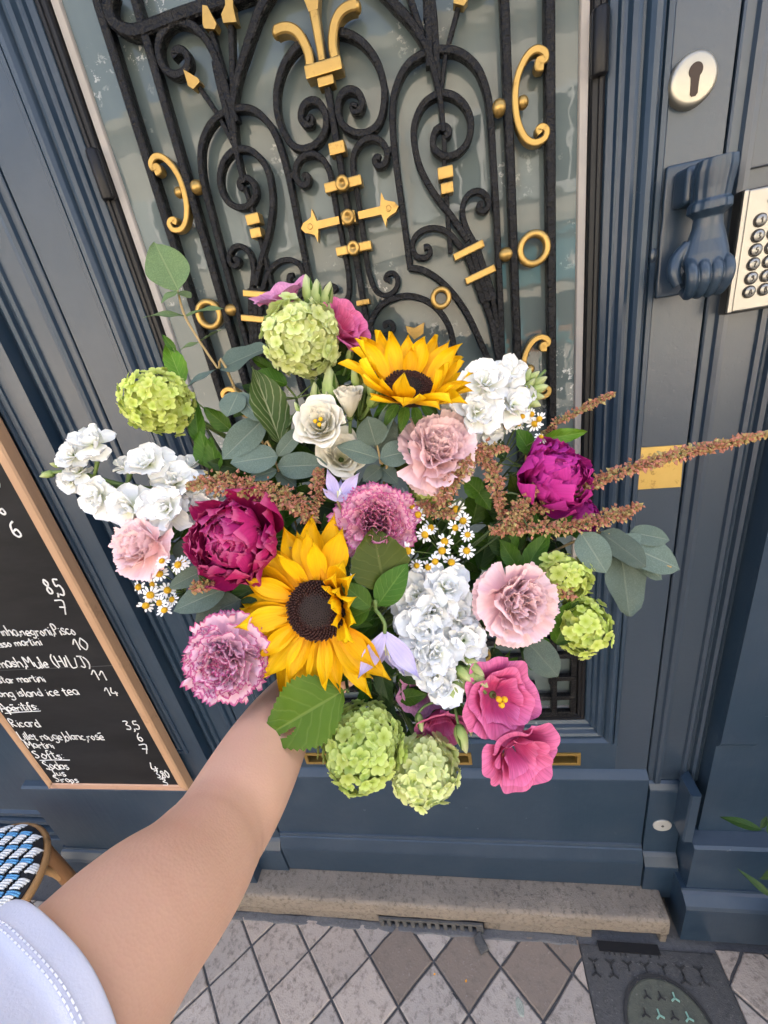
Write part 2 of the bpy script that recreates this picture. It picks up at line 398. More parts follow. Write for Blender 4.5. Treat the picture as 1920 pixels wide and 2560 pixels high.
STOK = m_petal('stock_white', (.80, .83, .55), (.94, .94, .89), (.96, .96, .94), tl=.12, streak=.06, var=.04)
LISW = m_petal('lisianthus_cream', (.74, .72, .42), (.85, .81, .65), (.87, .83, .72), tl=.14, streak=.10, var=.06)
LISP = m_petal('lisianthus_pink', (.52, .06, .18), (.64, .07, .22), (.76, .20, .40), tl=.22, streak=.45, var=.16)
LISL = m_petal('lisianthus_mauve', (.48, .12, .26), (.62, .19, .38), (.72, .33, .52), tl=.22, streak=.40, var=.12)
CLEM = m_petal('clematis_lilac', (.62, .56, .80), (.56, .49, .80), (.72, .66, .88), tl=.15, streak=.55, streaks=9, var=.06)
VIB = [m_petal('viburnum_lime_%d' % i, a, b, c, tl=.15, streak=.12, var=.22) for i, (a, b, c) in enumerate((((.36, .46, .06), (.48, .60, .13), (.58, .68, .22)), ((.44, .52, .10), (.60, .68, .24), (.70, .75, .36)), ((.40, .50, .05), (.54, .64, .13), (.64, .71, .22))))]
CHAM = m_petal('chamomile_white', (.80, .80, .74), (.88, .88, .86), (.90, .90, .89), tl=.1, streak=.1, var=.05); CHAY = m_plain('chamomile_yellow', (.74, .42, .01), .7, .25, 600, .8)
DOCK = [m_plain('dock_seed_%d' % i, c, .75, .35, 400, .4) for i, c in enumerate(((.36, .15, .085), (.34, .23, .09), (.46, .19, .13), (.38, .31, .12)))]
STEM = m_plain('green_stem', (.14, .21, .055), .5, .2, 120, .3); STEMD = m_plain('dark_green_stem', (.055, .085, .03), .5, .25, 120, .3); STEMB = m_plain('tan_twig', (.34, .24, .10), .6, .2, 120, .3)
BUD = m_petal('lisianthus_bud_green', (.20, .30, .07), (.40, .48, .17), (.60, .62, .34), tl=.2, streak=.3, var=.2, streaks=8)
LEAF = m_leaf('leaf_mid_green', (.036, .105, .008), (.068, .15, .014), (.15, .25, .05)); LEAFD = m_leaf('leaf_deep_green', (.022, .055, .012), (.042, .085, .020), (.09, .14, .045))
LEAFO = m_leaf('leaf_olive_green', (.052, .085, .008), (.088, .125, .015), (.17, .20, .05)); LEAFY = m_leaf('leaf_bright_green', (.075, .17, .008), (.13, .25, .020), (.25, .36, .07))
EUC = m_leaf('eucalyptus_grey_green', (.085, .128, .100), (.130, .175, .142), (.24, .28, .22), 5, .5, .12, (.07, .085, .06), .35, .12)
EUCD = m_leaf('eucalyptus_dark', (.060, .085, .062), (.095, .125, .098), (.15, .18, .13), 5, .5, .10, (.04, .045, .03), .35, .12)
EUCG = m_leaf('eucalyptus_fresh_green', (.09, .145, .05), (.14, .20, .085), (.22, .27, .12), 5, .5, .15, (.08, .09, .045), .35, .15)
HOST = m_leaf('variegated_leaf', (.040, .085, .018), (.085, .13, .035), (.45, .47, .27), 5, .45, .15, None, 1.1, 1.0)
# ------------------------------------------------------------------ small builders for joinery
def extr_x(poly, x0, x1):
    """polygon in (y, z) extruded along x"""
    n = len(poly); V = [(x0, y, z) for y, z in poly] + [(x1, y, z) for y, z in poly]
    a = sum(poly[i][0] * poly[(i + 1) % n][1] - poly[(i + 1) % n][0] * poly[i][1] for i in range(n))
    Fc = [tuple(range(n - 1, -1, -1)) if a > 0 else tuple(range(n)), tuple(range(n, 2 * n)) if a > 0 else tuple(range(2 * n - 1, n - 1, -1))]
    for i in range(n):
        j = (i + 1) % n; Fc.append((i, j, j + n, i + n) if a > 0 else (j, i, i + n, j + n))
    return V, Fc
def extr_z(poly, z0, z1):
    n = len(poly); V = [(x, y, z0) for x, y in poly] + [(x, y, z1) for x, y in poly]
    a = sum(poly[i][0] * poly[(i + 1) % n][1] - poly[(i + 1) % n][0] * poly[i][1] for i in range(n))
    Fc = [tuple(range(n - 1, -1, -1)) if a > 0 else tuple(range(n)), tuple(range(n, 2 * n)) if a > 0 else tuple(range(2 * n - 1, n - 1, -1))]
    for i in range(n):
        j = (i + 1) % n; Fc.append((i, j, j + n, i + n) if a > 0 else (j, i, i + n, j + n))
    return V, Fc
def frame_moulding(x0, x1, z0, z1, prof):
    """mitred moulding round a rectangle; prof (inset, y)"""
    V, Fc = [], []; n = len(prof)
    for u, y in prof:
        V += [(x0 + u, y, z0 + u), (x1 - u, y, z0 + u), (x1 - u, y, z1 - u), (x0 + u, y, z1 - u)]
    for i in range(n - 1):
        for k in range(4):
            j = (k + 1) % 4; Fc.append((i * 4 + k, i * 4 + j, (i + 1) * 4 + j, (i + 1) * 4 + k))
    return V, Fc
def rough_box(x0, x1, y0, y1, z0, z1, cuts=(40, 5, 3), amp=.003, sc=14, b=.006):
    bm = bmesh.new(); bmesh.ops.create_cube(bm, size=1)
    for v in bm.verts: v.co = Vector(((x0 + x1) / 2 + v.co.x * (x1 - x0), (y0 + y1) / 2 + v.co.y * (y1 - y0), (z0 + z1) / 2 + v.co.z * (z1 - z0)))
    bmesh.ops.bevel(bm, geom=list(bm.edges), offset=b, segments=2, profile=.55, affect='EDGES')
    for ax, c in enumerate(cuts):
        lo, hi = ((x0, x1), (y0, y1), (z0, z1))[ax]
        for k in range(1, c):
            no = [0, 0, 0]; no[ax] = 1; co = [0, 0, 0]; co[ax] = lo + (hi - lo) * k / c
            bmesh.ops.bisect_plane(bm, geom=list(bm.verts) + list(bm.edges) + list(bm.faces), plane_co=co, plane_no=no)
    for v in bm.verts:
        d = noise.noise_vector(v.co * sc) * amp + noise.noise_vector(v.co * sc * 3.1) * amp * .5
        v.co += d
    bm.verts.index_update()
    r = [tuple(v.co) for v in bm.verts], [tuple(v.index for v in f.verts) for f in bm.faces]; bm.free(); return r

# ------------------------------------------------------------------ ground
pav = struct(part('pavement', box(-30, 30, -2.6, .3, -.3, 0.0), GROUT))
def clip(poly, a, b, c):                        # keep a x + b y <= c
    out = []
    for i in range(len(poly)):
        p, q = poly[i], poly[(i + 1) % len(poly)]; dp, dq = a * p[0] + b * p[1] - c, a * q[0] + b * q[1] - c
        if dp <= 0: out.append(p)
        if dp * dq < 0:
            t = dp / (dp - dq); out.append((p[0] + (q[0] - p[0]) * t, p[1] + (q[1] - p[1]) * t))
    return out
def paver(poly, m):
    n = len(poly); cx = sum(p[0] for p in poly) / n; cy = sum(p[1] for p in poly) / n
    dz = random.uniform(-.0012, .0012); tx, ty = random.uniform(-.012, .012), random.uniform(-.012, .012)
    P = []
    for i in range(n):                           # slightly worn, wavy outline
        p, q = poly[i], poly[(i + 1) % n]
        for k in range(4):
            t = k / 4; x, y = p[0] + (q[0] - p[0]) * t, p[1] + (q[1] - p[1]) * t
            j = noise.noise(Vector((x * 45, y * 45, 3))) * .0016
            P.append((x + (cx - x) * .0 + j, y - j))
    N_ = len(P); top = .0065 + dz
    V = [(x, y, -.004) for x, y in P]
    V += [(x, y, top - .0022 + (x - cx) * tx + (y - cy) * ty) for x, y in P]
    V += [(cx + (x - cx) * .955, cy + (y - cy) * .955, top + (x - cx) * tx + (y - cy) * ty) for x, y in P]
    Fc = [tuple(range(2 * N_, 3 * N_))]
    for i in range(N_):
        j = (i + 1) % N_; Fc += [(i, j, j + N_, i + N_), (i + N_, j + N_, j + 2 * N_, i + 2 * N_)]
    return part('paving_tile', (V, Fc), m, pav)
HX, HY = .0867, .0875; gap = .955
for r_ in range(-1, 12):
    for c_ in range(-17, 15):
        cx = -.622 + c_ * HX * 2 + (HX if r_ % 2 else 0); cy = -.1745 - r_ * HY + .0  # centres between the joints
        sq = [(cx + HX * gap, cy), (cx, cy + HY * gap), (cx - HX * gap, cy), (cx, cy - HY * gap)]
        if cx < -2.15 or cx > 1.55: continue
        pieces = [clip(sq, 0, 1, -.110)]
        p0 = pieces[0]
        if len(p0) >= 3 and max(p[0] for p in p0) > .188 and min(p[0] for p in p0) < .512 and max(p[1] for p in p0) > -.405:
            pieces = [clip(p0, 1, 0, .188), clip(p0, -1, 0, -.512), clip(clip(clip(p0, 0, 1, -.405), 1, 0, .512), -1, 0, -.188)]
        for pc in pieces:
            if len(pc) < 3: continue
            ar = abs(sum(pc[i][0] * pc[(i + 1) % len(pc)][1] - pc[(i + 1) % len(pc)][0] * pc[i][1] for i in range(len(pc)))) / 2
            if ar < .0004: continue
            k = 2 if (r_ == 0 and c_ in (2, 3)) else random.choice((0, 0, 1, 1, 0, 1, 0, 1, 1, 0, 2)) if cx < .1 else random.choice((0, 2, 1))
            paver(pc, PAVES[k])
struct(part('road', box(-30, 30, -6.55, -2.6, -.4, -.10), ASPH))
struct(part('kerb', box(-30, 30, -2.74, -2.602, -.25, .004), PAVES[1]))
LITST = m_stone('sunlit_paving', (.44, .40, .35), (.52, .48, .43), (.2, .18, .16), .5, .3, .3)
sq_ = struct(part('far_pavement', box(-30, 30, -60, -6.55, -.4, .0), LITST))
struct(part('terrain', ([(-300, -300, -.5), (300, -300, -.5), (300, 300, -.5), (-300, 300, -.5)], [(0, 1, 2, 3)]), ASPH))

# ------------------------------------------------------------------ stone step under the door
st = thing('stone_step', 'worn brown stone step under the blue door, rounded front edge', 'step')
part('tread', rough_box(-.97, .405, -.107, .06, .047, .113, (60, 6, 3), .0028, 16, .009), STEP, st, True)
for a, b in ((-.97, -.340), (-.050, .226), (.388, .405)):
    part('riser', rough_box(a, b, -.101, .05, -.02, .050, (max(2, int((b - a) * 30)), 3, 3), .002, 20, .003), STEP, st, True)
part('cavity_shade_block', box(-.35, .395, -.03, .02, -.02, .049), DARK, st)  # near-black block, painted shade behind the grate and riser gaps
gr = tag(empty('floor_vent'), 'rusty cast iron vent grate set low in the stone step', 'vent')
part('frame', join(box(-.338, -.052, -.112, -.1075, .040, .050), box(-.338, -.326, -.1125, -.104, .0, .040), box(-.070, -.052, -.1125, -.104, .0, .040)), CAST, gr)
for k in range(11):
    x = -.312 + k * .0225
    part('bar', box(x - .0055, x + .0055, -.111, -.100, -.004, .044, .0015), CAST, gr)
part('broken_piece', xf(rough_box(-.012, .012, -.02, .02, 0, .012, (3, 3, 2), .003, 60, .002), Matrix.Translation((-.062, -.135, .008)) @ Matrix.Rotation(.5, 4, 'Z')), CAST, gr, True)

# ------------------------------------------------------------------ utility cover in the pavement
cv = thing('utility_cover', 'dark square cast iron cover with round lid, set in the tiles', 'cover')
part('plate', rough_box(.190, .510, -.400, -.117, -.02, .004, (12, 12, 1), .0012, 30, .002), CAST, cv, True)
lcx, lcy, lr = .347, -.258, .0905
part('lid_ring', xf(lathe([(lr + .004, .002), (lr + .004, .0075), (lr - .001, .0075), (lr - .001, .002)], 48, cap=False), Matrix.Translation((lcx, lcy, 0))), m_stone('black_iron_ring', (.03, .03, .03), (.045, .045, .045)), cv)
LIDM = m_stone('olive_iron_lid', (.085, .090, .070), (.125, .13, .10), (.05, .05, .045), 2, .4, .5)
part('lid', xf(lathe([(lr - .003, -.01), (lr - .003, .0055), (lr - .006, .0068), (.001, .0072)], 48), Matrix.Translation((lcx, lcy, 0))), LIDM, cv)
GRNP = m_plain('mint_paint_marks', (.24, .42, .33), .7, .3, 200, .5)
def ymark(cx, cy, s, a, z, h):
    v = []
    for k in range(3):
        t = a + k * 2.094; c, sn = math.cos(t), math.sin(t)
        M_ = Matrix.Translation((cx, cy, z)) @ Matrix.Rotation(t, 4, 'Z')
        v.append(xf(box(0, s, -s * .16, s * .16, 0, h), M_))
    return join(*v)
DKI = m_stone('dark_iron_relief', (.030, .030, .030), (.05, .05, .048))
for i in range(5):
    for j in range(4):
        x, y = lcx - .06 + i * .030 + (j % 2) * .015, lcy + .055 - j * .030
        if (x - lcx) ** 2 + (y - lcy) ** 2 < .074 ** 2:
            on = (i + j * 2) % 3 == 0 or (i == 3 and j < 3)
            part('relief_mark', ymark(x, y, .0098, 1.57 if (i + j) % 2 else -.4, .0070 if not on else .0076, .0022), GRNP if on else DKI, cv)
for i in range(7):
    for j in range(2):
        x, y = .215 + i * .040, -.150 - j * .020
        if (x - lcx) ** 2 + (y - lcy) ** 2 > .104 ** 2: part('relief_mark', ymark(x, y, .012, .5 + j, .0040, .0024), DKI, cv)
for i, x in enumerate((.245, .257, .269, .283, .295, .330, .352, .372)):
    part('relief_bar', box(x, x + .0035, -.134, -.122, .003, .0062), DKI, cv)
    if i in (0, 3, 4, 6): part('relief_bar', box(x + .0036, x + .010, -.1255, -.122, .003, .0062), DKI, cv)

part('drain_hole_shade', box(.236, .380, -.1285, -.1085, -.01, .0068), DARK, cv)  # solid near-black block standing in for the shade of the drain hole
part('mortar_fillet', rough_box(-.97, .186, -.122, -.100, -.01, .0085, (50, 3, 1), .0035, 30, .003), GROUT, st, True)
# ------------------------------------------------------------------ litter on the pavement
for lab, x, y, a, m in (('tiny yellow petal on a dark tile below the vent', -.185, -.200, .3, SUNP), ('tiny yellow petal near the middle of the dark tile', -.105, -.207, 1.2, SUNP)):
    o = part('fallen_petal', ([(-.003, 0, .0085), (0, -.002, .009), (.004, 0, .0095), (0, .0025, .009)], [(0, 1, 2, 3)]), m); tag(o, lab, 'petal', 'petals fallen on the pavement')
    o.matrix_world = Matrix.Translation((x, y, 0)) @ Matrix.Rotation(a, 4, 'Z')
g_ = G(1300, 2520)
def blob(cx, cy, rx, ry, a, z, h, seed):
    V = []; n = 18; random.seed(seed)
    for k in range(n):
        t = 2 * math.pi * k / n; r = 1 + .18 * noise.noise(Vector((math.cos(t) * 2, math.sin(t) * 2, seed)))
        V.append((r * rx * math.cos(t), r * ry * math.sin(t)))
    P3 = [(x, y, 0) for x, y in V] + [(x * .8, y * .8, h) for x, y in V]
    Fc = [tuple(range(n, 2 * n))] + [(k, (k + 1) % n, (k + 1) % n + n, k + n) for k in range(n)]
    return xf((P3, Fc), Matrix.Translation((cx, cy, z)) @ Matrix.Rotation(a, 4, 'Z'))
tag(part('gum_spot', blob(g_.x, g_.y, .009, .017, .2, .0062, .0016, 3), m_stone('old_gum', (.30, .33, .27), (.40, .42, .36), (.1, .11, .09), 5)), 'flattened pale green gum spot on a pink paving tile', 'gum', 'spots on the pavement')
g_ = G(1130, 2502)
tag(part('tar_spot', blob(g_.x, g_.y, .014, .012, .2, .0062, .0008, 5), ASPH), 'dark tar spot at the joint between pale tiles', 'stain', 'spots on the pavement')

# ------------------------------------------------------------------ the door leaf
DX0, DX1 = -.6065, .3595
door = thing('entrance_door', 'blue grey painted entrance door with glazed iron grille', 'door', loc=(0, 0, 0))
SLOTS = ((-.457, -.285), (-.208, -.036), (.041, .213)); MX0, MX1, MZ0, MZ1 = -.537, .292, .606, 2.19
part('stile', box(DX0, MX0, 0, .05, .522, 2.25), PAINT, door).data.name = 'stile'
part('stile', box(MX1, DX1, 0, .05, .522, 2.25), OLDP, door)
rb = [box(MX0, MX1, 0, .05, .522, .5405), box(MX0, MX1, 0, .05, .5755, MZ0)]
xs_ = [MX0] + [v for s in SLOTS for v in s] + [MX1]
for k in range(0, len(xs_), 2): rb.append(box(xs_[k], xs_[k + 1], 0, .05, .5405, .5755))
part('rail', join(*rb), PAINT, door); part('rail', box(MX0, MX1, 0, .05, MZ1, 2.25), PAINT, door)
part('kick_board', extr_x([(.05, .522), (0, .522), (-.004, .519), (-.016, .508), (-.017, .504), (-.017, .266), (.05, .266)], DX0, DX1), PAINT, door)
part('weather_bar', extr_x([(.05, .266), (-.017, .266), (-.021, .265), (-.023, .260), (-.023, .256), (-.026, .254), (-.036, .226), (-.038, .218), (-.038, .119), (.05, .119)], DX0, DX1), PAINT, door)
PROF = [(0, .0), (0, -.004), (.002, -.006), (.008, -.006), (.0095, -.002), (.0115, -.002), (.013, -.010), (.018, -.015), (.024, -.015), (.028, -.010), (.031, -.004), (.034, -.004),
        (.036, -.009), (.041, -.011), (.046, -.008), (.049, .000), (.052, .002), (.055, .002), (.057, .008), (.064, .012), (.067, .016), (.067, .045)]
part('moulding', frame_moulding(MX0, MX1, MZ0, MZ1, PROF), PAINT, door)
for a, b in SLOTS:
    z0, z1 = .5405, .5755
    s_ = part('letter_slot', join(box(a - .003, b + .003, -.003, .004, z1 - .005, z1 + .003, .001), box(a - .003, b + .003, -.003, .004, z0 - .003, z0 + .005, .001),
                                  box(a - .003, a + .005, -.0025, .004, z0 + .005, z1 - .005), box(b - .005, b + .003, -.0025, .004, z0 + .005, z1 - .005),
                                  box(a, b, .0041, .026, z1 - .0045, z1 - .003), box(a, b, .0041, .026, z0 + .003, z0 + .0045), box(b - .0045, b - .003, .0041, .026, z0 + .0045, z1 - .0045)), BRASS, door)
    part('slot_shade_back', box(a, b, .027, .032, z0, z1), DARK, s_)  # back plate with the slot's inner shade put into its colour
# glazed opening
OX0, OX1, OZ0, OZ1 = -.470, .225, .673, 2.123
wf = part('window_frame', frame_moulding(OX0 + .0005, OX1 - .0005, OZ0 + .0005, OZ1 - .0005, [(0, .030), (0, .010), (.003, .008), (.007, .008), (.008, .0105), (.014, .0105), (.0155, .013), (.0155, .030)]), IRONP, door)
part('putty', frame_moulding(OX0 + .0175, OX1 - .0175, OZ0 + .0175, OZ1 - .0175, [(-.0015, .024), (.000, .0185), (.0085, .0215), (.0095, .024), (.010, .0275)]), PUTTY, wf)
part('glass_pane', box(OX0 + .01, OX1 - .01, .0268, .032, OZ0 + .01, OZ1 - .01), GLASS, door)
for x, px_, py_ in ((OX0 + .009, 255, 440), (OX1 - .009, 1508, 108), (OX0 + .009, 600, 1420), (OX1 - .009, 1480, 1250)):
    z = W(px_, py_, .01).z
    h_ = part('hinge', join(xf(lathe([(.0085, -.030), (.0095, -.028), (.0095, .028), (.0085, .030)], 14), Matrix.Translation((x, .008, z))), box(x - .010, x + .010, .005, .012, z - .028, z + .028, .001)), IRONP, wf, True)
# brass keep plate, lock, foot of the right stile
a, b, c_, d_ = W(1599, 1119), W(1703, 1112), W(1700, 1216), W(1589, 1223)
part('lock_plate', extr_y([(a.x, a.z), (b.x + .003, b.z), (c_.x, c_.z), (d_.x, d_.z)], -.0022, .004), BRASSP, door)
ec = (W(1739, 136) + W(1710, 275)) / 2; er = .0245
es = part('lock_escutcheon', xf(lathe([(er + .0015, .004), (er + .001, -.008), (er - .001, -.011), (er - .004, -.0118), (.001, -.0118)], 48, 'Y'), Matrix.Translation(ec)), ESCU, door, True)
kp = []
for k in range(20):
    t = R(-50) + k * R(280) / 19; kp.append((.0073 * math.cos(t), .0075 + .0073 * math.sin(t)))
kp += [(-.0042, -.004), (-.0040, -.0135), (-.002, -.0158), (.002, -.0158), (.0040, -.0135), (.0042, -.004)]
part('keyhole', extr_y([(ec.x + p[0], ec.z + p[1] - .001) for p in kp], ec.y - .0126, ec.y - .003), m_plain('keyhole_dark', (.035, .02, .012), .5, .5, 90, .5, .5, .3), es)

# ------------------------------------------------------------------ wrought iron grille (traced on the door plane, mirrored about its axis)
GX = -.1115; GY = .004
def r1(x, y): p = W(x * .42194, y * .42194, GY); return (p.x, p.z)
def r2(x, y): p = W(600 + x * .48222, y * .48222, GY); return (p.x, p.z)
def mir(pts): return [(2 * GX - x, z) for x, z in pts]
grl = part('iron_grille', join(*[bar([(x, .700), (x, 2.08)], .0118, .016, GY - .001, smooth_pts=False) for x in (r2(1613, 900)[0], 2 * GX - r2(1613, 900)[0])],
                               *[bar([(x, .86), (x, 2.08)], .0108, .015, GY - .0015, smooth_pts=False) for x in (r2(1398, 700)[0], 2 * GX - r2(1398, 700)[0])]), IRON, door)
def both(name, pts, w=.0095, d=.012, y=None, m=None, n=6, **kw):
    w *= .86
    if 'w1' in kw: kw['w1'] *= .86
    for q in (pts, mir(pts)): part(name, bar(q, w, d, GY if y is None else y, n, **kw), m or IRON, grl)
sp = [(1183, 1245), (1100, 1125), (1005, 1000), (935, 870), (903, 740), (905, 640), (945, 545), (1005, 495), (1062, 482), (1130, 508), (1180, 570), (1198, 650), (1180, 735), (1125, 795), (1062, 808), (1012, 775), (1000, 725), (1013, 678), (1045, 655), (1075, 662), (1082, 690), (1062, 704)]
both('scroll', [r2(*p) for p in sp], .0095, .0125, GY - .0005)
both('arch', [r2(*p) for p in ((882, 1395), (850, 1150), (822, 950), (797, 750), (790, 570), (808, 450), (865, 335), (955, 272), (1045, 252), (1140, 268), (1222, 335), (1268, 430), (1296, 560), (1312, 800), (1330, 1100), (1348, 1500), (1362, 1866))], .0100, .0125, GY + .0002)
both('arch_tie', [r2(*p) for p in ((878, 1388), (950, 1402), (1030, 1450), (1110, 1530), (1185, 1640), (1255, 1790), (1290, 1870))], .0105, .013, GY + .0004)
_p = r2(745, -45)
both('leaf_bar', [(GX - .001, _p[1] + .046), (GX + (_p[0] - GX) * .38, _p[1] + .040), (GX + (_p[0] - GX) * .74, _p[1] + .022)] + [r2(*p) for p in ((745, -45), (800, 18), (870, 92), (935, 185), (985, 290), (1020, 420), (1042, 540), (1055, 680))], .0145, .0135, GY - .0012, w1=.0075)
both('leaf_bar', [r2(*p) for p in ((985, -40), (1000, 60), (1012, 180), (1020, 300), (1030, 420))], .0120, .013, GY - .0004, w1=.008)
both('stem', [r2(1058, 700), r2(1062, 900), r2(1092, 1312)], .0072, .0105, GY + .001, smooth_pts=False)
both('scroll', [r2(*p) for p in ((1225, 1275), (1175, 1185), (1155, 1110), (1160, 1050), (1192, 1003), (1240, 990), (1280, 1018), (1290, 1062), (1268, 1092), (1240, 1083), (1243, 1058), (1262, 1058))], .0088, .012, GY)
both('scroll', [r2(*p) for p in ((1150, 1285), (1085, 1210), (1020, 1182), (955, 1190), (908, 1228), (893, 1282), (915, 1328), (958, 1337), (985, 1310), (975, 1280), (952, 1282))], .0088, .012, GY + .0003)
both('stud', [r2(895, 1290), r2(868, 1292)], .008, .010, GY + .001, smooth_pts=False)
for dx in (-27, 0, 27):
    both('bundle_bar', [r2(1190 + dx, 1262 - dx * .4), r2(1290 + dx, 1560 - dx * .3)], .0105, .012, GY - .001 - (dx == 0) * .001, smooth_pts=False)
both('bundle_tail', [r2(*p) for p in ((1262, 1540), (1310, 1680), (1345, 1866), (1360, 2050))], .011, .012, GY, smooth_pts=False)
both('bundle_tail', [r2(*p) for p in ((1310, 1545), (1338, 1700), (1352, 1866), (1366, 2050))], .009, .012, GY + .0008, smooth_pts=False)
# heart of the grille
lp = [(605, 552), (582, 548), (592, 572), (622, 562), (632, 520), (610, 478), (572, 462), (530, 480), (509, 530), (508, 592), (538, 652), (600, 687), (672, 678), (722, 628), (746, 535), (744, 430), (708, 315), (640, 222), (560, 172), (462, 155)]
both('loop_scroll', [r2(*p) for p in lp], .0100, .013, GY - .0002)
both('scroll', [r2(*p) for p in ((597, 945), (584, 865), (592, 788), (632, 730), (688, 712), (738, 738), (762, 790), (748, 845), (715, 858), (697, 832), (708, 812), (726, 818))], .0090, .012, GY + .0002)
both('stud', [r2(760, 778), r2(797, 772)], .009, .010, GY + .001, smooth_pts=False)
both('side_rod', [r2(*p) for p in ((596, 940), (622, 1110), (648, 1300), (668, 1415), (702, 1505), (755, 1532), (800, 1508), (818, 1460), (800, 1420), (768, 1420), (755, 1445), (775, 1452))], .0085, .012, GY + .0004)
part('centre_rod', bar([(GX, r2(440, 380)[1]), (GX, r2(665, 1690)[1])], .0085, .0125, GY - .0006, smooth_pts=False), IRON, grl)
both('low_arch', [r2(*p) for p in ((665, 1700), (690, 1640), (735, 1580), (805, 1545), (880, 1535), (970, 1562), (1040, 1622), (1088, 1705), (1108, 1800), (1112, 1900), (1090, 2010), (1030, 2090))], .0105, .013, GY)
both('scroll', [r2(*p) for p in ((668, 1690), (690, 1718), (735, 1738), (778, 1728), (795, 1700), (778, 1672), (750, 1680), (758, 1702))], .0088, .012, GY + .0005)
# head of the grille
top = [r1(*p) for p in ((652, -60), (640, 0), (640, 60), (668, 125), (735, 172), (820, 178))]
part('top_rail', bar(top + [(top[-1][0] + .05, top[-1][1] + .001)], .0145, .016, GY - .0025), IRON, grl); part('top_rail', bar(mir(top) + [(2 * GX - top[-1][0] - .05, top[-1][1] + .001)], .0145, .016, GY - .0025), IRON, grl)
part('top_rail', bar([(top[-1][0] + .0505, top[-1][1] + .001), (2 * GX - top[-1][0] - .0505, top[-1][1] + .001)], .0145, .016, GY - .0025, smooth_pts=False), IRON, grl)
both('scroll', [r1(*p) for p in ((1395, 720), (1345, 560), (1290, 380), (1225, 240), (1140, 150), (1050, 122), (980, 160), (938, 240), (938, 330), (972, 405), (1030, 440), (1085, 420), (1112, 370), (1095, 310), (1055, 292), (1028, 312), (1040, 338))], .0108, .0135, GY - .0008)
both('spear_rod', [r1(1245, 180), r1(1330, 470)], .0080, .010, GY + .0012, smooth_pts=False)
both('spear_rod', [r1(1362, 140), r1(1375, 560)], .0085, .0105, GY + .0009, smooth_pts=False)
both('spear_rod', [r1(1165, 500), r1(1300, 700), r1(1390, 880)], .0066, .010, GY + .0018, smooth_pts=False)
def spear(pts, nm='gold_spear'):
    both_poly(nm, pts, GY - .0035, GY + .010, GOLD)
def both_poly(nm, pts, y0, y1, m, b=True):
    for q in (pts, mir(pts)): part(nm, extr_y(q, y0, y1), m, grl)
spear([r1(*p) for p in ((1207, 40), (1235, 45), (1290, 150), (1280, 182), (1218, 178), (1208, 150))]); spear([r1(*p) for p in ((1340, -20), (1385, -15), (1390, 60), (1408, 140), (1330, 145), (1318, 95), (1342, 40))])
spear([r1(*p) for p in ((1095, 420), (1180, 470), (1192, 492), (1152, 535), (1122, 515))])
# gilded ornaments
def gpoly(nm, pts, y0=None, y1=None): return part(nm, extr_y(pts, GY - .004 if y0 is None else y0, GY + .012 if y1 is None else y1), GOLD, grl)
def zof(y, x=510): return r2(x, y)[1]
def gbox(nm, cx, cz, wx, wz, y0=-.005, y1=.015, b=.0015): return part(nm, box(cx - wx / 2, cx + wx / 2, GY + y0, GY + y1, cz - wz / 2, cz + wz / 2, b), GOLD, grl)
gbox('gold_collar', GX, zof(770), .0215, .0135)
tz = r2(445, 360)[1]
tr_ = gbox('gold_trident', GX, tz, .0475, .013, -.007, .016)
rp = [r2(*p) for p in ((497, 318), (484, 250), (486, 180), (500, 118), (528, 72), (568, 45), (606, 36))]
for s in (-1, 1):
    q = [(GX + s * (x - GX), z) for x, z in rp]
    part('trident_prong', bar([(q[0][0], tz + .0068)] + q[1:], .0115, .016, GY - .006, w1=.0105), GOLD, tr_)
    part('prong_tip', ico(.0062, (q[-1][0], GY + .001, q[-1][1]), 2, (.9, 1.2, 1.1)), GOLD, tr_, True)
zt = r2(400, 70)[1]
part('trident_prong', bar([(GX, tz + .0068), (GX, (tz + zt) / 2), (GX, zt)], .0080, .017, GY - .007, w1=.0115), GOLD, tr_)
part('prong_tip', extr_y([(GX - .0058, zt + .0002), (GX + .0058, zt + .0002), (GX + .012, zt + .022), (GX + .022, zt + .040), (GX + .006, zt + .062), (GX, zt + .070), (GX - .006, zt + .062), (GX - .022, zt + .040), (GX - .012, zt + .022)], GY - .007, GY + .010), GOLD, tr_)
gbox('gold_collar', GX, tz - .0120, .0210, .0095, -.005, .014)
for zc in (zof(958, 540), zof(1290, 594)):
    c_ = gbox('gold_clasp', GX, zc, .052, .0115, -.006, .015)
    part('rosette', xf(lathe([(.0095, .004), (.0095, -.004), (.007, -.0062), (.004, -.0045), (.002, -.0025), (.0005, -.002)], 20, 'Y'), Matrix.Translation((GX, GY - .0055, zc))), GOLD, c_, True)
zc = zof(1130, 570)
for s in (-1, 1):
    pts = [(.014, -.0045), (.046, -.0048), (.0475, -.0105), (.050, -.0200), (.0530, -.0110), (.058, -.0085), (.066, -.006), (.071, 0), (.066, .006), (.058, .0085), (.0530, .0110), (.050, .0200), (.0475, .0105), (.046, .0048), (.014, .0045)]
    gpoly('gold_arrow', [(GX + s * x, zc + z) for x, z in pts], GY - .003, GY + .009)
    part('gold_dimple', xf(lathe([(.0038, .003), (.0038, -.0005), (.003, -.0012), (.001, .0002)], 12, 'Y'), Matrix.Translation((GX + s * .057, GY - .003, zc))), GOLD, grl, True)
c_ = gbox('gold_clasp', GX, zc, .0200, .0150, -.006, .015)
part('rosette', xf(lathe([(.0095, .004), (.0095, -.004), (.007, -.0062), (.004, -.0045), (.002, -.0025), (.0005, -.002)], 20, 'Y'), Matrix.Translation((GX, GY - .0055, zc))), GOLD, c_, True)
gbox('gold_collar', GX, zof(1568, 640), .0200, .0080, -.004, .014)
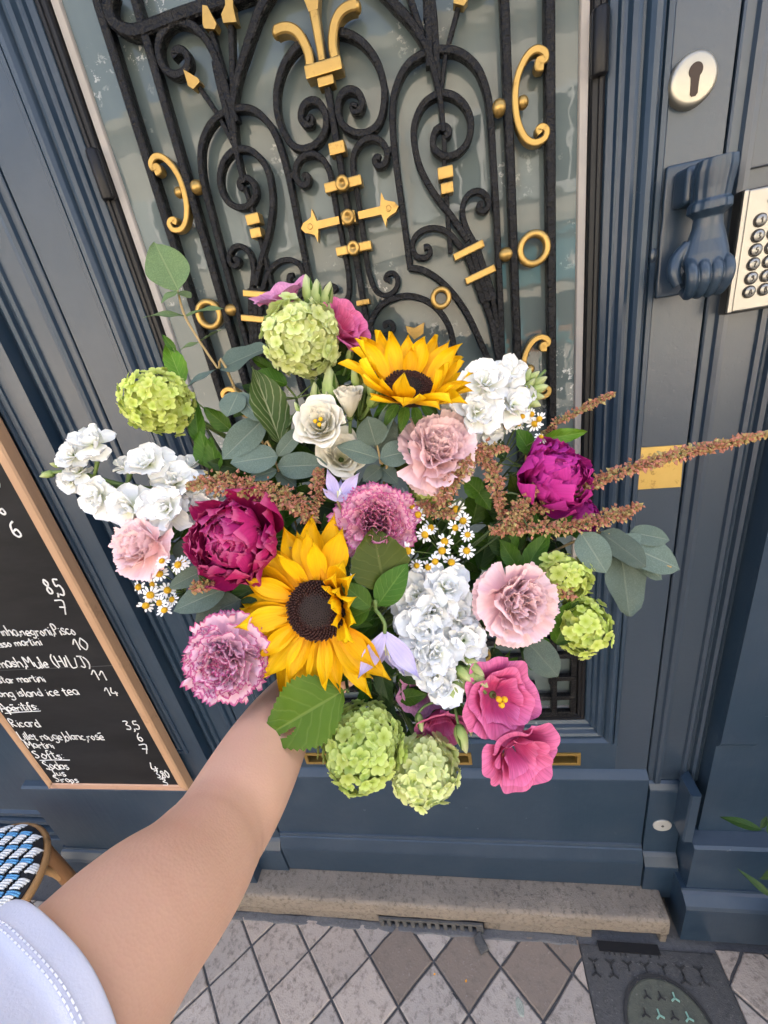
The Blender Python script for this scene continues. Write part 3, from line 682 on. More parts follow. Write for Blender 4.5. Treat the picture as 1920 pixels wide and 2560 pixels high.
for s in (1, -1):
    for (cx, cy), w_, h_ in ((r2(1065, 898), .0200, .0135), (r2(1074, 978), .0165, .0125)):
        gbox('gold_collar', cx if s > 0 else 2 * GX - cx, cy, w_, h_)
    for p in ((1185, 1300), (1245, 1425)):
        cx, cz = r2(*p); cx = cx if s > 0 else 2 * GX - cx
        o = part('gold_band', box(-.0215, .0215, GY - .006, GY + .015, -.0048, .0048, .0015), GOLD, grl, M=Matrix.Translation((cx, 0, cz)) @ Matrix.Rotation(R(-14 * s * -1) * -1, 4, 'Y'))
    def gm(p): return (p[0], p[1]) if s > 0 else (2 * GX - p[0], p[1])
    cpts = [(1572, 350), (1545, 352), (1548, 318), (1580, 312), (1580, 275), (1538, 258), (1490, 290), (1448, 370), (1428, 460), (1428, 560), (1445, 650), (1480, 718), (1525, 742), (1575, 722), (1590, 680), (1570, 660), (1545, 672), (1555, 695)]
    cs = [gm(r2(*p)) for p in cpts]
    part('gold_c_scroll', bar(cs, .0082, .014, GY - .003, w1=.0075), GOLD, grl)
    dz = (W(1363, 857).z + W(1367, 983).z) / 2 - (r2(1560, 320)[1] + r2(1560, 690)[1]) / 2
    part('gold_c_scroll', bar([(x, z + dz) for x, z in cs], .0082, .014, GY - .003, w1=.0075), GOLD, grl)
    part('gold_c_scroll', bar([(x, z + dz * 1.83) for x, z in cs], .0082, .014, GY - .003, w1=.0075), GOLD, grl)
    for k in range(3):
        for (p, rr) in (((1345, 555), .0098), ((1468, 525), .0075)):
            x, z = gm(r2(*p)); part('gold_ball', ico(rr, (x, GY + .004, z + (0, dz, dz * 1.83)[k]), 2), GOLD, grl, True)
    def gring(c, ro, ri):
        part('gold_ring', xf(lathe([(ri, .005), (ri, -.005), (ri + .002, -.007), (ro - .002, -.007), (ro, -.005), (ro, .005), (ri, .005)], 28, 'Y', False), Matrix.Translation((c[0], GY + .003, c[1]))), GOLD, grl, True)
    c = gm(r2(1523, 1290)); gring(c, .0225, .0138)
    gring((c[0], c[1] + dz * .95), .0225, .0138)
    c = gm(r2(1042, 1545)); gring(c, .0155, .0080)
    x, z = gm(r2(1380, 1318)); part('gold_ball', ico(.0092, (x, GY + .004, z), 2, (1.25, 1, 1)), GOLD, grl, True)
gpoly('gold_arrow', [r2(*p) for p in ((860, 1690), (905, 1700), (955, 1672), (950, 1730), (905, 1760), (868, 1720))])
# lower lattice of the grille
for z in (.904, .862, .744, .696): part('lattice_bar', box(OX0 + .022, OX1 - .022, GY + .002, GY + .014, z - .0060, z + .0060, .002), IRON, grl)
for a, b in ((-.44, -.385), (-.345, .122), (.160, .205)):
    part('lattice_bar', box(a, b, GY + .001, GY + .013, .789 - .0060 + (.012 if a > .1 or b < -.3 else -.004), .789 + .006 + (.012 if a > .1 or b < -.3 else -.004), .002), IRON, grl)
for x in (-.375, -.332, .109, .155):
    part('lattice_bar', box(x - .005, x + .005, GY + .0025, GY + .013, *((.785, .855) if x in (.155, -.375) else (.868, .898)), .0015), IRON, grl)
for s in (1, -1):
    for zc, dx in ((.878, .012), (.838, .014)):
        cx = .015 if s > 0 else 2 * GX - .015
        part('gold_hook', bar([(cx + s * .016 * math.cos(t), zc + .014 * math.sin(t)) for t in [R(q) for q in range(-120, 150, 30)]], .005, .010, GY - .004), GOLD, grl)
part('lattice_frame', join(box(OX0 + .0195, OX0 + .030, GY + .003, GY + .016, .69, .92), box(OX1 - .030, OX1 - .0195, GY + .003, GY + .016, .69, .92)), IRON, grl)
# ------------------------------------------------------------------ hand-shaped knocker on the door
def remesh(o, vox, it=3, fac=.5):
    m = o.modifiers.new('r', 'REMESH'); m.mode = 'VOXEL'; m.voxel_size = vox; m.use_smooth_shade = True
    s = o.modifiers.new('s', 'SMOOTH'); s.iterations = it; s.factor = fac
    return o
kn = part('door_knocker', rough_box(.2945, .3565, -.006, .001, 1.512, 1.662, (3, 1, 8), .0012, 40, .003), PAINT, door, True)
part('bracket', join(rough_box(.303, .352, -.040, -.006, 1.612, 1.652, (4, 4, 4), .0012, 60, .005)), PAINT, kn, True)
kx, ky = .3265, -.050
sec = [(1.650, .0195, .017, 0, -.006), (1.640, .0215, .020, 0, -.003), (1.622, .0200, .020, 0, 0), (1.612, .0190, .019, 0, 0), (1.609, .0215, .0215, 0, 0), (1.601, .0222, .022, 0, 0), (1.598, .0185, .0185, 0, 0), (1.594, .0150, .0140, 0, 0),
       (1.584, .0165, .0135, .0005, 0), (1.570, .0215, .0145, .001, 0), (1.556, .0250, .0155, .001, -.002), (1.546, .0250, .0150, .001, -.004), (1.538, .0225, .013, .001, -.006)]
cuff = ring_sweep([Vector((kx + dx, ky + dy, z)) for z, a, b, dx, dy in sec], [(Vector((1, 0, 0)), Vector((0, 1, 0)))] * len(sec),
                  [[(a * (1 + (.05 * math.cos(9 * t) if z > 1.6 else 0)) * math.cos(t), b * (1 + (.05 * math.cos(9 * t) if z > 1.6 else 0)) * math.sin(t)) for t in [2 * math.pi * k / 28 for k in range(28)]] for z, a, b, dx, dy in sec])
pcs = [cuff]
for k, (fx, ln) in enumerate(((-.0195, .9), (-.0066, 1.05), (.0064, 1.0), (.0188, .85))):
    x = kx + fx
    pcs.append(tube([(x, ky - .006, 1.551), (x * 1.0 + fx * .06, ky - .018, 1.541), (x + fx * .02, ky - .0205, 1.526), (x - fx * .10, ky - .010, 1.516 - .004 * ln), (x - fx * .15, ky + .006, 1.517)], [.0050, .0064, .0066, .0060, .0052], 12, 5))
pcs.append(tube([(kx - .018, ky + .002, 1.570), (kx - .030, ky + .002, 1.555), (kx - .033, ky - .002, 1.540), (kx - .028, ky - .004, 1.525)], [.006, .0078, .0075, .006], 12, 5))
pcs.append(ico(.0185, (kx, ky + .008, 1.529), 3))
remesh(part('hand', join(*pcs), PAINT, kn, True), .00085, 2)
part('strike_stud', ico(.007, (.287, -.003, 1.566), 2, (.8, .8, 1.6)), OLDP, kn, True)

# ------------------------------------------------------------------ door frame
dfm = thing('door_frame', 'blue grey moulded timber frame round the entrance door', 'door frame')
JP = [(0, .05), (0, -.001), (.002, -.003), (.011, -.004), (.013, -.010), (.018, -.013), (.024, -.012), (.027, -.005), (.029, -.002), (.066, -.002), (.068, -.007), (.073, -.010), (.078, -.007), (.080, -.003), (.084, -.003), (.086, -.010), (.091, -.013), (.096, -.010), (.098, -.004), (.1045, -.004), (.1045, .05)]
JL, JR = -.6095, .3625
part('jamb', extr_z([(JL - s, y) for s, y in JP], .49, 2.45), PAINT, dfm); part('jamb', extr_z([(JR + s, y) for s, y in JP], .49, 2.45), OLDP, dfm)
part('head', box(JL, JR, -.003, .05, 2.253, 2.45), PAINT, dfm)
part('groove', box(JL + .0005, DX0 - .0005, .02, .04, .12, 2.25), DARK, dfm); part('groove', box(DX1 + .0005, JR - .0005, .02, .04, .12, 2.25), DARK, dfm)
BL = [(.05, .4895), (-.004, .4895), (-.010, .486), (-.018, .476), (-.0195, .472), (-.0195, .240), (-.022, .238), (-.028, .232), (-.040, .212), (-.041, .206), (-.041, .08), (.05, .08)]
for a, b in ((JL - .1045, JL - .001), (JR + .001, JR + .077)):
    part('plinth_block', extr_x(BL, a, b), PAINT, dfm)
part('fin', extr_z([(.4215, -.0196), (.4215, -.060), (.4245, -.064), (.4405, -.064), (.4425, -.060), (.4425, -.0043)], .365, .528), PAINT, dfm)
dc = W(1655, 2062, -.0195)
mc = part('metal_cap', xf(lathe([(.0205, .002), (.0205, -.002), (.0195, -.003), (.001, -.0032)], 32, 'Y'), Matrix.Translation(dc)), m_plain('chipped_grey_metal', (.42, .42, .40), .5, .2, 150, .4, .5, .3), dfm)
part('screw', xf(lathe([(.0032, .001), (.0032, -.0042), (.0005, -.0045)], 12, 'Y'), Matrix.Translation(dc)), CAST, mc)
part('panel', box(.3885, .4615, -.0078, -.0045, 1.640, 2.2, .0015), OLDP, dfm)

# ------------------------------------------------------------------ entry keypad
kpd = thing('entry_keypad', 'steel door entry keypad with round numbered buttons', 'keypad')
k0, k1 = W(1855, 477, -.032), W(1811, 785, -.032); kx0 = .3715; kx1 = .4455; kz0, kz1 = k1.z, k0.z
part('back_box', box(kx0 + .0005, kx1, -.029, -.0105, kz0 - .002, kz1 + .001, .003), m_plain('keypad_dark_side', (.05, .05, .048), .4, .2, 100, .2, .5, .5), kpd)
part('face_plate', box(kx0 + .006, kx1 - .001, -.0335, -.0292, kz0 + .001, kz1 - .001, .0015), STEEL, kpd)
part('edge_strip', box(kx0, kx0 + .0055, -.0340, -.0292, kz0, kz1, .0015), STEEL, kpd)
part('lamp_window', xf(lathe([(.010, 0), (.010, -.001), (.0085, -.002), (.001, -.0022)], 24, 'Y'), Matrix.Translation((.408, -.0336, kz1 - .016)) @ Matrix.Scale(.42, 4, (0, 0, 1))), m_plain('keypad_lens', (.5, .49, .45), .25, .1, 50, .1, .5, .4), kpd)
# ------------------------------------------------------------------ single-stroke hand lettering
def S(s): return [[(float(p.split(',')[0]) / 10, float(p.split(',')[1]) / 10) for p in st_.split()] for st_ in s.split('|')]
GL = {
 'a': (5.2, '4,4.5 2,5 .4,2.6 1.8,.1 3.6,1 4.2,4.8 4.4,0'), 'b': (5, '.5,10 .5,0 2.6,.2 4,2.4 2.6,4.9 .6,3'), 'c': (4.5, '3.8,4.2 2,5 .4,2.6 1.8,.1 3.9,.8'),
 'd': (5.2, '4,3.6 2,5 .4,2.4 1.8,0 3.8,1.2 4.2,9.6 4.4,0'), 'e': (4.8, '.5,2.4 3.8,2.9 2.6,5 .6,3.4 1,.6 3.8,.5'), 'f': (3.6, '3.6,8.8 2.2,9.4 1.6,7 1.6,-1|.2,4.8 3,4.8'),
 'g': (5.2, '4,4.4 2,5 .4,2.8 1.8,.6 3.8,1.6 4.2,5 4,-2 1.8,-3.4 .4,-2.4'), 'h': (4.8, '.6,9.6 .4,0 .6,3 2.6,5 3.8,3.6 3.9,0'), 'i': (2, '1,4.8 .9,0|1,7 1.1,7.3'), 'l': (2, '1,9.6 .9,0'),
 'm': (7, '.4,4.8 .4,0 .6,3 2.2,5 3.2,3.4 3.2,0 3.4,3 5.2,5 6.2,3.4 6.3,0'), 'n': (4.8, '.5,4.8 .4,0 .6,3 2.6,5 3.8,3.6 3.9,0'), 'o': (4.8, '2.2,5 .5,2.6 2.2,0 4,2.4 2.4,5 1.8,4.9'),
 'p': (5, '.6,4.8 .4,-3.6|.6,3.4 2.6,5 4,2.8 2.4,.2 .6,1.4'), 'r': (3.8, '.5,4.8 .5,0 .6,2.8 2,4.7 3.4,4.5'), 's': (4, '3.4,4.4 1.8,5 .7,3.8 2.9,2 3,.6 1.4,0 .3,.7'), 't': (3.8, '1.8,8.4 1.6,1 2.4,0 3.2,.6|.2,5.6 3.4,5.8'),
 'u': (5, '.5,4.8 .6,1 1.8,0 3.6,1.4 4,4.8 4,0'), 'A': (6.4, '.3,0 3,9.6 5.8,0|1.2,3.4 4.8,3.4'), 'H': (6, '.8,9.6 .6,0|4.8,9.6 4.8,0|.7,4.8 4.8,4.8'), 'J': (5, '1,9.6 4.6,9.6|3.2,9.6 3.2,1.4 1.8,0 .3,1.2'), 'L': (4.6, '.8,9.6 .6,.2 4,0'),
 'M': (7.2, '.5,0 1,9.6 3.4,4 5.8,9.6 6.4,0'), 'P': (5.2, '.8,0 .8,9.6 3.6,9.2 4.2,6.8 3.2,5 .9,4.6'), 'R': (5.8, '.8,0 .8,9.6 3.6,9.2 4,7 3,5 .9,4.8 4.8,0'), 'S': (5.2, '4.4,8.8 2.6,9.8 .8,7.8 3.8,3.8 3.6,1 1.8,0 .4,1.2'),
 ',': (2.2, '1.4,1.2 1.4,0 .4,-2'), ':': (2.2, '1,4.2 1.1,4.4|1,.6 1.1,.8'), '(': (3.4, '2.8,10.5 .9,7 .8,2.4 2.6,-1.2'), ')': (3.4, '.6,10.5 2.5,7 2.6,2.4 .6,-1.4'), '/': (3.4, '2.6,9.6 .4,0'),
 'E': (5, '4,4.2 .5,2.6'), '0': (5.6, '2.6,9.6 .5,4.8 2.4,0 4.8,4.6 3,9.6 2.2,9.5'), '1': (4.2, '.3,5.6 2.8,9.6 2.8,0'), '3': (5, '.6,9 3,9.6 3.8,7.6 1.8,5.2 4,3.4 3.4,.6 .4,.4'), '4': (5.6, '1.8,9.6 .5,3.2 5,3.2|3.6,5.4 3.4,0'),
 '5': (5.2, '4.2,9.4 1.2,9.4 .8,5.6 3.2,5.8 4.2,3 2.8,.2 .4,.8'), '6': (5.2, '3.6,9.6 1.2,6.6 .5,2.4 2.2,0 4,1.8 3.2,4.4 .8,3.4'), '7': (5.2, '.4,9.4 4.4,9.4 2,0|1,5 4,5'), '8': (5.2, '4,8.6 2.2,9.8 .9,7.6 3.8,3.4 3.2,.4 1,.4 .6,3 3.8,7 4,8.4'),
 '9': (5, '4,8 2.2,9.6 .6,7.4 1.8,5.2 4,7 3.8,3 2.4,0'), 'B': (5.2, '.8,0 .8,9.6 3.4,9 3.2,5.6 .9,5.2 3.8,4.4 3.6,.6 .8,0'), '2': (5, '.6,8 2.4,9.6 3.8,7.6 .6,.2 4.2,.2'), '-': (4, '.5,4 3.2,4'), ' ': (3.4, None)}
GL['~'] = (4.8, GL['e'][1] + '|.8,7.4 3.8,8')            # accented e
def text_width(t): return sum(GL[c][0] for c in t) / 10
def stroke_text(t, origin, ax, up, out, h, width=None, rad=.0012, jit=.25, seed=1):
    """hand lettering as flat-ish chalk strokes; h = capital height, ax / up / out unit vectors"""
    rnd = random.Random(seed); sx = h / 1.0 * (1 if width is None else width / max(1e-6, text_width(t) * h)); vs = []; x = 0.0
    for ch in t:
        adv, s = GL[ch]
        if s:
            dy = rnd.uniform(-jit, jit) * .12; sc = 1 + rnd.uniform(-jit, jit) * .2
            for stp in S(s):
                pts = [origin + ax * ((x + p[0] * sc) * sx) + up * ((p[1] * sc + dy + rnd.uniform(-jit, jit) * .06) * h) + out * .0004 for p in stp]
                if len(pts) > 2: pts = spline(pts, 4)
                rr = [rad * (.85 + .3 * rnd.random()) for _ in pts]
                fr = []
                for i, p in enumerate(pts):
                    tt = (pts[min(i + 1, len(pts) - 1)] - pts[max(i - 1, 0)]).normalized(); fr.append((tt.cross(out).normalized(), out))
                vs.append(ring_sweep(pts, fr, [[(-r, -.0004), (r, -.0004), (r * .75, .0004), (-r * .75, .0004)] for r in rr]))
        x += adv / 10
    return join(*vs) if vs else ([], [])

INK = m_plain('engraved_dark', (.07, .06, .05), .6, .2)
XA, ZA, YO = Vector((1, 0, 0)), Vector((0, 0, 1)), Vector((0, -1, 0))
BTN = lathe([(.0062, .0), (.0062, -.0024), (.0052, -.0034), (.0005, -.0036)], 20, 'Y'); BTR = lathe([(.0076, 0), (.0076, -.0008), (.0064, -.0008), (.0064, 0)], 20, 'Y')
BTNM = mesh(*BTN, STEEL, True, name='button'); BTRM = mesh(*BTR, INK, True, name='recess')
for row, (pxx, pyy) in enumerate(((1896, 551), (1891, 590), (1886, 626), (1880, 661), (1876, 696), (1872, 730))):
    z = W(pxx, pyy, -.036).z
    for c in range(2):
        x = .3935 + c * .0172
        b = link('button', BTNM, kpd, Matrix.Translation((x, -.0336, z)))
        link('recess', BTRM, b, Matrix.Translation((0, 0, 0)))
        ch = ('13579A', '24680B')[c][row]
        vf = stroke_text(ch, Vector((x - GL[ch][0] / 10 * .0062 / 2, -.0372, z - .0031)), XA, ZA, YO, .0062, None, .00055, 0)
        part('digit', xf(vf, Matrix.Translation((-x, .0336, -z))), INK, b)

# ------------------------------------------------------------------ shopfront timber either side of the door
def pilaster(nm, lab, x0, x1, y, fx0, fx1, base):
    t = thing(nm, lab, 'pilaster', 'painted timber pilasters beside the door')
    FP = [(0, y), (0, y - .003), (.003, y - .005), (.008, y - .005), (.010, y), (.014, y), (.016, y - .004), (.022, y - .004), (.026, y + .004), (.032, y + .006), (.034, y + .010)]
    fz0, fz1 = base['panel'], 2.3
    part('face', join(box(x0, fx0, y, .05, base['ledge'], 2.45), box(fx1, x1, y, .05, base['ledge'], 2.45), box(fx0, fx1, y, .05, base['ledge'], fz0), box(fx0, fx1, y, .05, fz1, 2.45)), PAINT, t)
    part('moulding', frame_moulding(fx0, fx1, fz0, fz1, FP), PAINT, t)
    part('panel', box(fx0 + .03, fx1 - .03, y + .0095, .05, fz0 + .03, fz1 - .03), PAINT, t)
    L = base['ledge']; yb = base['yb']; yl = base['yl']
    part('plinth', extr_x([(.05, L - .0005), (y - .0005, L - .0005), (yb + .006, L - .004), (yb, L - .009), (yb, base['lip'] + .001), (.05, base['lip'] + .001)], x0 - base['ov'], x1 + base['ov']), PAINT, t)
    part('skirting', extr_x([(.05, base['lip']), (yb - .002, base['lip']), (yb - .004, base['lip'] - .006), (yb - .010, base['lip'] - .008), (yl + .004, base['lip'] - .022), (yl, base['lip'] - .030), (yl, base['z0']), (.05, base['z0'])], x0 - base['ov'] - .012, x1 + base['ov'] + .012), PAINT, t)
    return t
pilaster('timber_pilaster', 'blue grey pilaster on which the chalk menu board hangs', -1.338, -.7145, -.030, -1.19, -.755, dict(panel=.62, ledge=.500, yb=-.050, yl=-.076, lip=.205, z0=.0, ov=.004))
pR = pilaster('timber_pilaster', 'blue grey pilaster right of the door behind the green plant', .4675, 1.35, -.036, .535, 1.30, dict(panel=.735, ledge=.362, yb=-.072, yl=-.104, lip=.198, z0=.03, ov=.024))
part('cap_strip', extr_x([(-.0362, 2.44), (-.0465, 2.44), (-.0465, .668), (-.042, .655), (-.0362, .648)], .4675, .533), PAINT, pR)
ss = thing('shop_panelling', 'dark blue recessed shop panelling beyond the menu board', 'panelling')
part('panel', box(-4.0, -1.3395, .012, .05, .1, 2.45), PAINT, ss)
for z in (.20, .235, .262): part('moulding', extr_x([(.0125, z), (-.006 - (.235 - z) * .3, z), (-.008 - (.235 - z) * .3, z + .004), (-.006 - (.235 - z) * .3, z + .016), (.0125, z + .02)], -4.0, -1.340), PAINT, ss)
part('skirting', box(-4.0, -1.340, -.03, .05, .0, .1995, .004), PAINT, ss)
bw = thing('building_facade', 'tall pale plaster facade above the painted shopfront', 'building')
PLAST = m_plain('pale_plaster', (.55, .50, .43), .9, .1, 40, .3)
part('wall', join(box(-14, 14, .055, 7, 2.46, 9.5), box(-14, -4.02, .055, 7, 0, 2.459), box(1.38, 14, .055, 7, 0, 2.459), box(-4.0, 1.37, .30, 7, 0, 2.459)), PLAST, bw)
part('cornice', extr_x([(.054, 2.62), (-.02, 2.62), (-.16, 2.58), (-.18, 2.52), (-.06, 2.50), (-.05, 2.461), (.054, 2.461)], -4.0, 1.37), PAINT, bw)
for i in range(-3, 4):
    wv = part('window', box(i * 3.2 - .6, i * 3.2 + .6, .02, .054, 3.6, 5.4, .01), m_plain('white_window_frame', (.6, .6, .58), .6) if i == -3 else bpy.data.materials['white_window_frame'], bw)
    part('pane', box(i * 3.2 - .5, i * 3.2 + .5, .012, .019, 3.7, 5.3), GLASS, wv)

# ------------------------------------------------------------------ chalk menu board
BX0, BX1, BZ0, BZ1 = -1.2225, -.780, .510, 1.78; BYF, BYB = -.0610, -.0365; FW = .0235
mb = thing('menu_board', 'black chalk menu board in pale wooden frame hanging on the pilaster', 'menu board')
part('slate', box(BX0 + .008, BX1 - .008, -.0580, BYB - .0005, BZ0 + .008, BZ1 - .008), SLATE, mb)
def strip(pts, m):                                  # mitred frame strip, gently rounded
    V = [(x, BYB, z) for x, z in pts] + [(x, BYF + .0035, z) for x, z in pts]
    cx = sum(p[0] for p in pts) / 4; cz = sum(p[1] for p in pts) / 4
    for i, (x, z) in enumerate(pts):
        V.append((x, BYF, z))
    ins = []
    for i in range(4):
        p, q = pts[i], pts[(i + 1) % 4]
    o_ = 8
    for i in range(4):
        x, z = pts[i]
        k = .0035
        if abs(pts[0][0] - pts[1][0]) < 1e-6 or abs(pts[1][0] - pts[2][0]) < 1e-6: pass
        V[o_ + i] = (x + (k if x < cx else -k) * (1 if abs(pts[2][1] - pts[1][1]) > .2 or abs(pts[1][1] - pts[0][1]) > .2 else 0), BYF, z + (k if z < cz else -k) * (0 if abs(pts[2][1] - pts[1][1]) > .2 or abs(pts[1][1] - pts[0][1]) > .2 else 1))
    Fc = [(8, 9, 10, 11)]
    for i in range(4):
        j = (i + 1) % 4; Fc += [(i, j, 4 + j, 4 + i), (4 + i, 4 + j, 8 + j, 8 + i)]
    return part('frame_strip', (V, Fc), m, mb)
strip([(BX0, BZ0), (BX0 + FW, BZ0 + FW), (BX0 + FW, BZ1 - FW), (BX0, BZ1)], OAK); strip([(BX1 - FW, BZ0 + FW), (BX1, BZ0), (BX1, BZ1), (BX1 - FW, BZ1 - FW)], OAK)
strip([(BX0, BZ0), (BX1, BZ0), (BX1 - FW, BZ0 + FW), (BX0 + FW, BZ0 + FW)], OAKH); strip([(BX0 + FW, BZ1 - FW), (BX1 - FW, BZ1 - FW), (BX1, BZ1), (BX0, BZ1)], OAKH)
part('board_joint', box(BX0 + FW, BX1 - FW, -.0585, -.0581, .9485, .9495), m_plain('grey_joint', (.09, .09, .09), .8), mb)
TY = -.0584
def bz(x, y): return W(x * .3165, 1300 + y * .3165, TY)
LINES = [('rinha,negroni,Pisco', (-8, 915), (612, 906), .027, .0013), ('esso martini', (-25, 1008), (342, 986), .022, .0013), ('10', (605, 1036), (716, 1022), .027, .0014), ('mash,Mule (H/L/J)', (-2, 1166), (728, 1160), .030, .0014), ('star martini', (-2, 1286), (368, 1276), .023, .0013),
         ('11', (745, 1266), (862, 1264), .026, .0014), ('ong island ice tea', (-4, 1396), (634, 1382), .025, .0013), ('14', (845, 1386), (952, 1384), .027, .0014), ('Ap~ritifs:', (14, 1512), (316, 1500), .025, .0014), ('Ricard', (98, 1632), (330, 1630), .027, .0013), ('3,5', (1000, 1655), (1126, 1655), .029, .0014),
         ('Lillet rouge,blanc,ros~', (168, 1736), (834, 1738), .028, .0013), ('6', (1098, 1746), (1142, 1746), .026, .0014), ('Martini', (222, 1800), (437, 1802), .025, .0013), ('7', (1128, 1840), (1198, 1840), .029, .0014), ('Softs:', (285, 1884), (520, 1884), .030, .0014), ('Sodas', (366, 1966), (556, 1970), .030, .0013), ('4', (1208, 1986), (1264, 1986), .030, .0014),
         ('Jus', (418, 2020), (528, 2020), .025, .0013), ('3,80', (1245, 2036), (1352, 2036), .025, .0014), ('Sirops', (446, 2068), (628, 2072), .024, .0013), ('3', (1285, 2094), (1338, 2094), .025, .0014), ('8,5', (392, 590), (524, 588), .034, .0018), ('7', (492, 752), (566, 752), .031, .0016), ('6', (120, 138), (192, 138), .031, .0019)]
for i, (t, a, b, h, rd) in enumerate(LINES):
    p, q = bz(*a), bz(*b); part('chalk_lettering', stroke_text(t, p, (q - p).normalized(), ZA, YO, h * 1.1, (q - p).length, rd * 1.1, .6, i), CHALK, mb)
for (a, b) in (((40, 1527), (322, 1508)), ((314, 1898), (552, 1896))):
    p, q = bz(*a), bz(*b); m_ = (p + q) / 2
    part('chalk_underline', tube([p, m_ + Vector((0, 0, .001)), q], .0012, 5, 3, True, .3), CHALK, mb)
p = W(4, 1288, TY); part('chalk_lettering', stroke_text('6', p, XA, ZA, YO, .031, None, .0019, .6, 50), CHALK, mb)
p = W(-12, 1217, TY); part('chalk_lettering', stroke_text('5', p, XA, ZA, YO, .031, None, .0019, .6, 51), CHALK, mb)

# ------------------------------------------------------------------ bistro stool
SX, SY, SZ, SR = -1.275, -.285, .46, .163
stl = thing('bistro_stool', 'woven blue, white and black bistro stool with rattan legs', 'stool', loc=(SX, SY, 0))
part('seat_base', xf(lathe([(SR - .012, -.02), (SR - .002, -.012), (SR - .002, -.004), (SR - .016, .0005), (.001, .002)], 40), Matrix.Translation((0, 0, SZ))), KCORD, stl)
part('rim', xf(lathe([(SR - .004, -.030), (SR + .006, -.028), (SR + .010, -.019), (SR + .006, -.010), (SR - .004, -.008), (SR - .004, -.030)], 48, cap=False), Matrix.Translation((0, 0, SZ))), RATTANL, stl, True)
ang = R(6)
def dome(x, y): return SZ + .002 + max(0, 1 - (x * x + y * y) / SR ** 2) * .006
def strand(x0, y0, x1, y1, w_, h_, m, arch=.0):
    d = Vector((x1 - x0, y1 - y0, 0)); L = d.length; d.normalize(); n_ = Vector((-d.y, d.x, 0)); pts, fr, pr = [], [], []
    for k in range(6):
        t = k / 5; c = Vector((x0 + (x1 - x0) * t, y0 + (y1 - y0) * t, 0)); rr = c.length
        z = dome(c.x, c.y) + arch * math.sin(math.pi * t) - (max(0, rr - SR + .014) ** 1.0) * .9
        if rr > SR - .002: c *= (SR - .002) / rr
        pts.append(Vector((c.x, c.y, z))); fr.append((n_, Vector((0, 0, 1)))); pr.append([(-w_, -.002), (-w_, h_ * .4), (-w_ * .5, h_), (w_ * .5, h_), (w_, h_ * .4), (w_, -.002)])
    return part('weave_strand', ring_sweep(pts, fr, pr), m, stl, True)
ca, sa = math.cos(ang), math.sin(ang)
def rt(a, b): return (a * ca - b * sa, a * sa + b * ca)
PA, PB = .040, .034
for i in range(-6, 7):
    for j in range(-6, 7):
        a0 = i * PA + (j % 3) * PA / 3 - j * .004; b0 = j * PB
        if math.hypot(a0 + PA * .4, b0 + PB * .35) > SR - .006: continue
        for k in range(4):                       # four white cords side by side
            bb = b0 + .0035 + k * .0054
            p, q = rt(a0 + .004 + k * .0026, bb), rt(a0 + PA - .0115 + k * .0026, bb)
            strand(*p, *q, .0026, .0042, WCORD, .0034)
        for k in range(2):                       # blue pair between the rows
            bb = b0 + .0248 + k * .0046
            p, q = rt(a0 + .012, bb + .001), rt(a0 + PA + .004, bb - .001)
            if math.hypot(*q) < SR - .004: strand(*p, *q, .0023, .0034, BCORD, .003)
for k, t in enumerate((R(50), R(140), R(230), R(320))):
    x, y = (SR - .014) * math.cos(t), (SR - .014) * math.sin(t)
    lg = part('leg', tube([(x, y, SZ - .018), (x * 1.04, y * 1.04, SZ * .5), (x * 1.08, y * 1.08, .002)], .0185, 12, 4), RATTAN, stl, True)
    part('binding', xf(lathe([(.0205, -.022), (.0215, -.018), (.0205, -.012), (.0215, -.006), (.0205, 0), (.0215, .006), (.0205, .014)], 16), Matrix.Translation((x * 1.04, y * 1.04, SZ * .52))), KCORD, lg, True)
    t2 = t + R(90); x2, y2 = (SR - .014) * math.cos(t2), (SR - .014) * math.sin(t2)
    part('brace', tube([(x * 1.03, y * 1.03, SZ * .56), (x * .9 + x2 * .15, y * .9 + y2 * .15, SZ - .07), ((x + x2) * .62, (y + y2) * .62, SZ - .028), (x2 * .9 + x * .15, y2 * .9 + y * .15, SZ - .07), (x2 * 1.03, y2 * 1.03, SZ * .56)], .0095, 9, 5), RATTANL, stl, True)
part('stretcher', tube([(-SR * .8, -SR * .45, .2), (SR * .8, SR * .45, .2)], .008, 8), RATTANL, stl, True)
# ------------------------------------------------------------------ the sunlit side of the street, seen mirrored in the glass
OB = -15.0
LIME = m_stone('pale_limestone', (.52, .47, .39), (.62, .57, .48), (.3, .27, .22), .35, .3, .25)
TEAL = m_plain('teal_shop_paint', (.045, .21, .27), .5, .15, 30, .15); BRICK = m_plain('red_brick', (.30, .12, .075), .85, .25, 14, .5)
SHOPG = m_plain('dark_shop_glass', (.02, .025, .027), .12, .2, 5, .02, .6)
ob = thing('stone_building', 'sunlit pale limestone building across the street', 'building')
part('wall', box(-26, 26, OB - 8, OB, 0, 8.5), LIME, ob)
part('cornice', extr_x([(OB + .001, 8.2), (OB + .35, 8.3), (OB + .4, 8.52), (OB + .001, 8.52)], -26, 26), LIME, ob)
part('string_course', box(-26, 26, OB + .001, OB + .15, 3.45, 3.65), LIME, ob)
for i in range(-7, 8):
    x = 1.0 + i * 3.1
    wv = part('window', box(x - .75, x + .75, OB + .002, OB + .08, 4.3, 6.6), bpy.data.materials['white_window_frame'], ob)
    part('pane', join(box(x - .62, x - .04, OB + .085, OB + .09, 4.45, 6.45), box(x + .04, x + .62, OB + .085, OB + .09, 4.45, 6.45)), SHOPG, wv)
    for s in (-1, 1): part('shutter', box(x + s * 1.12 - .34, x + s * 1.12 + .34, OB + .003, OB + .07, 4.3, 6.6, .01), m_plain('grey_shutter', (.42, .44, .42), .7) if (i == -7 and s < 0) else bpy.data.materials['grey_shutter'], ob)
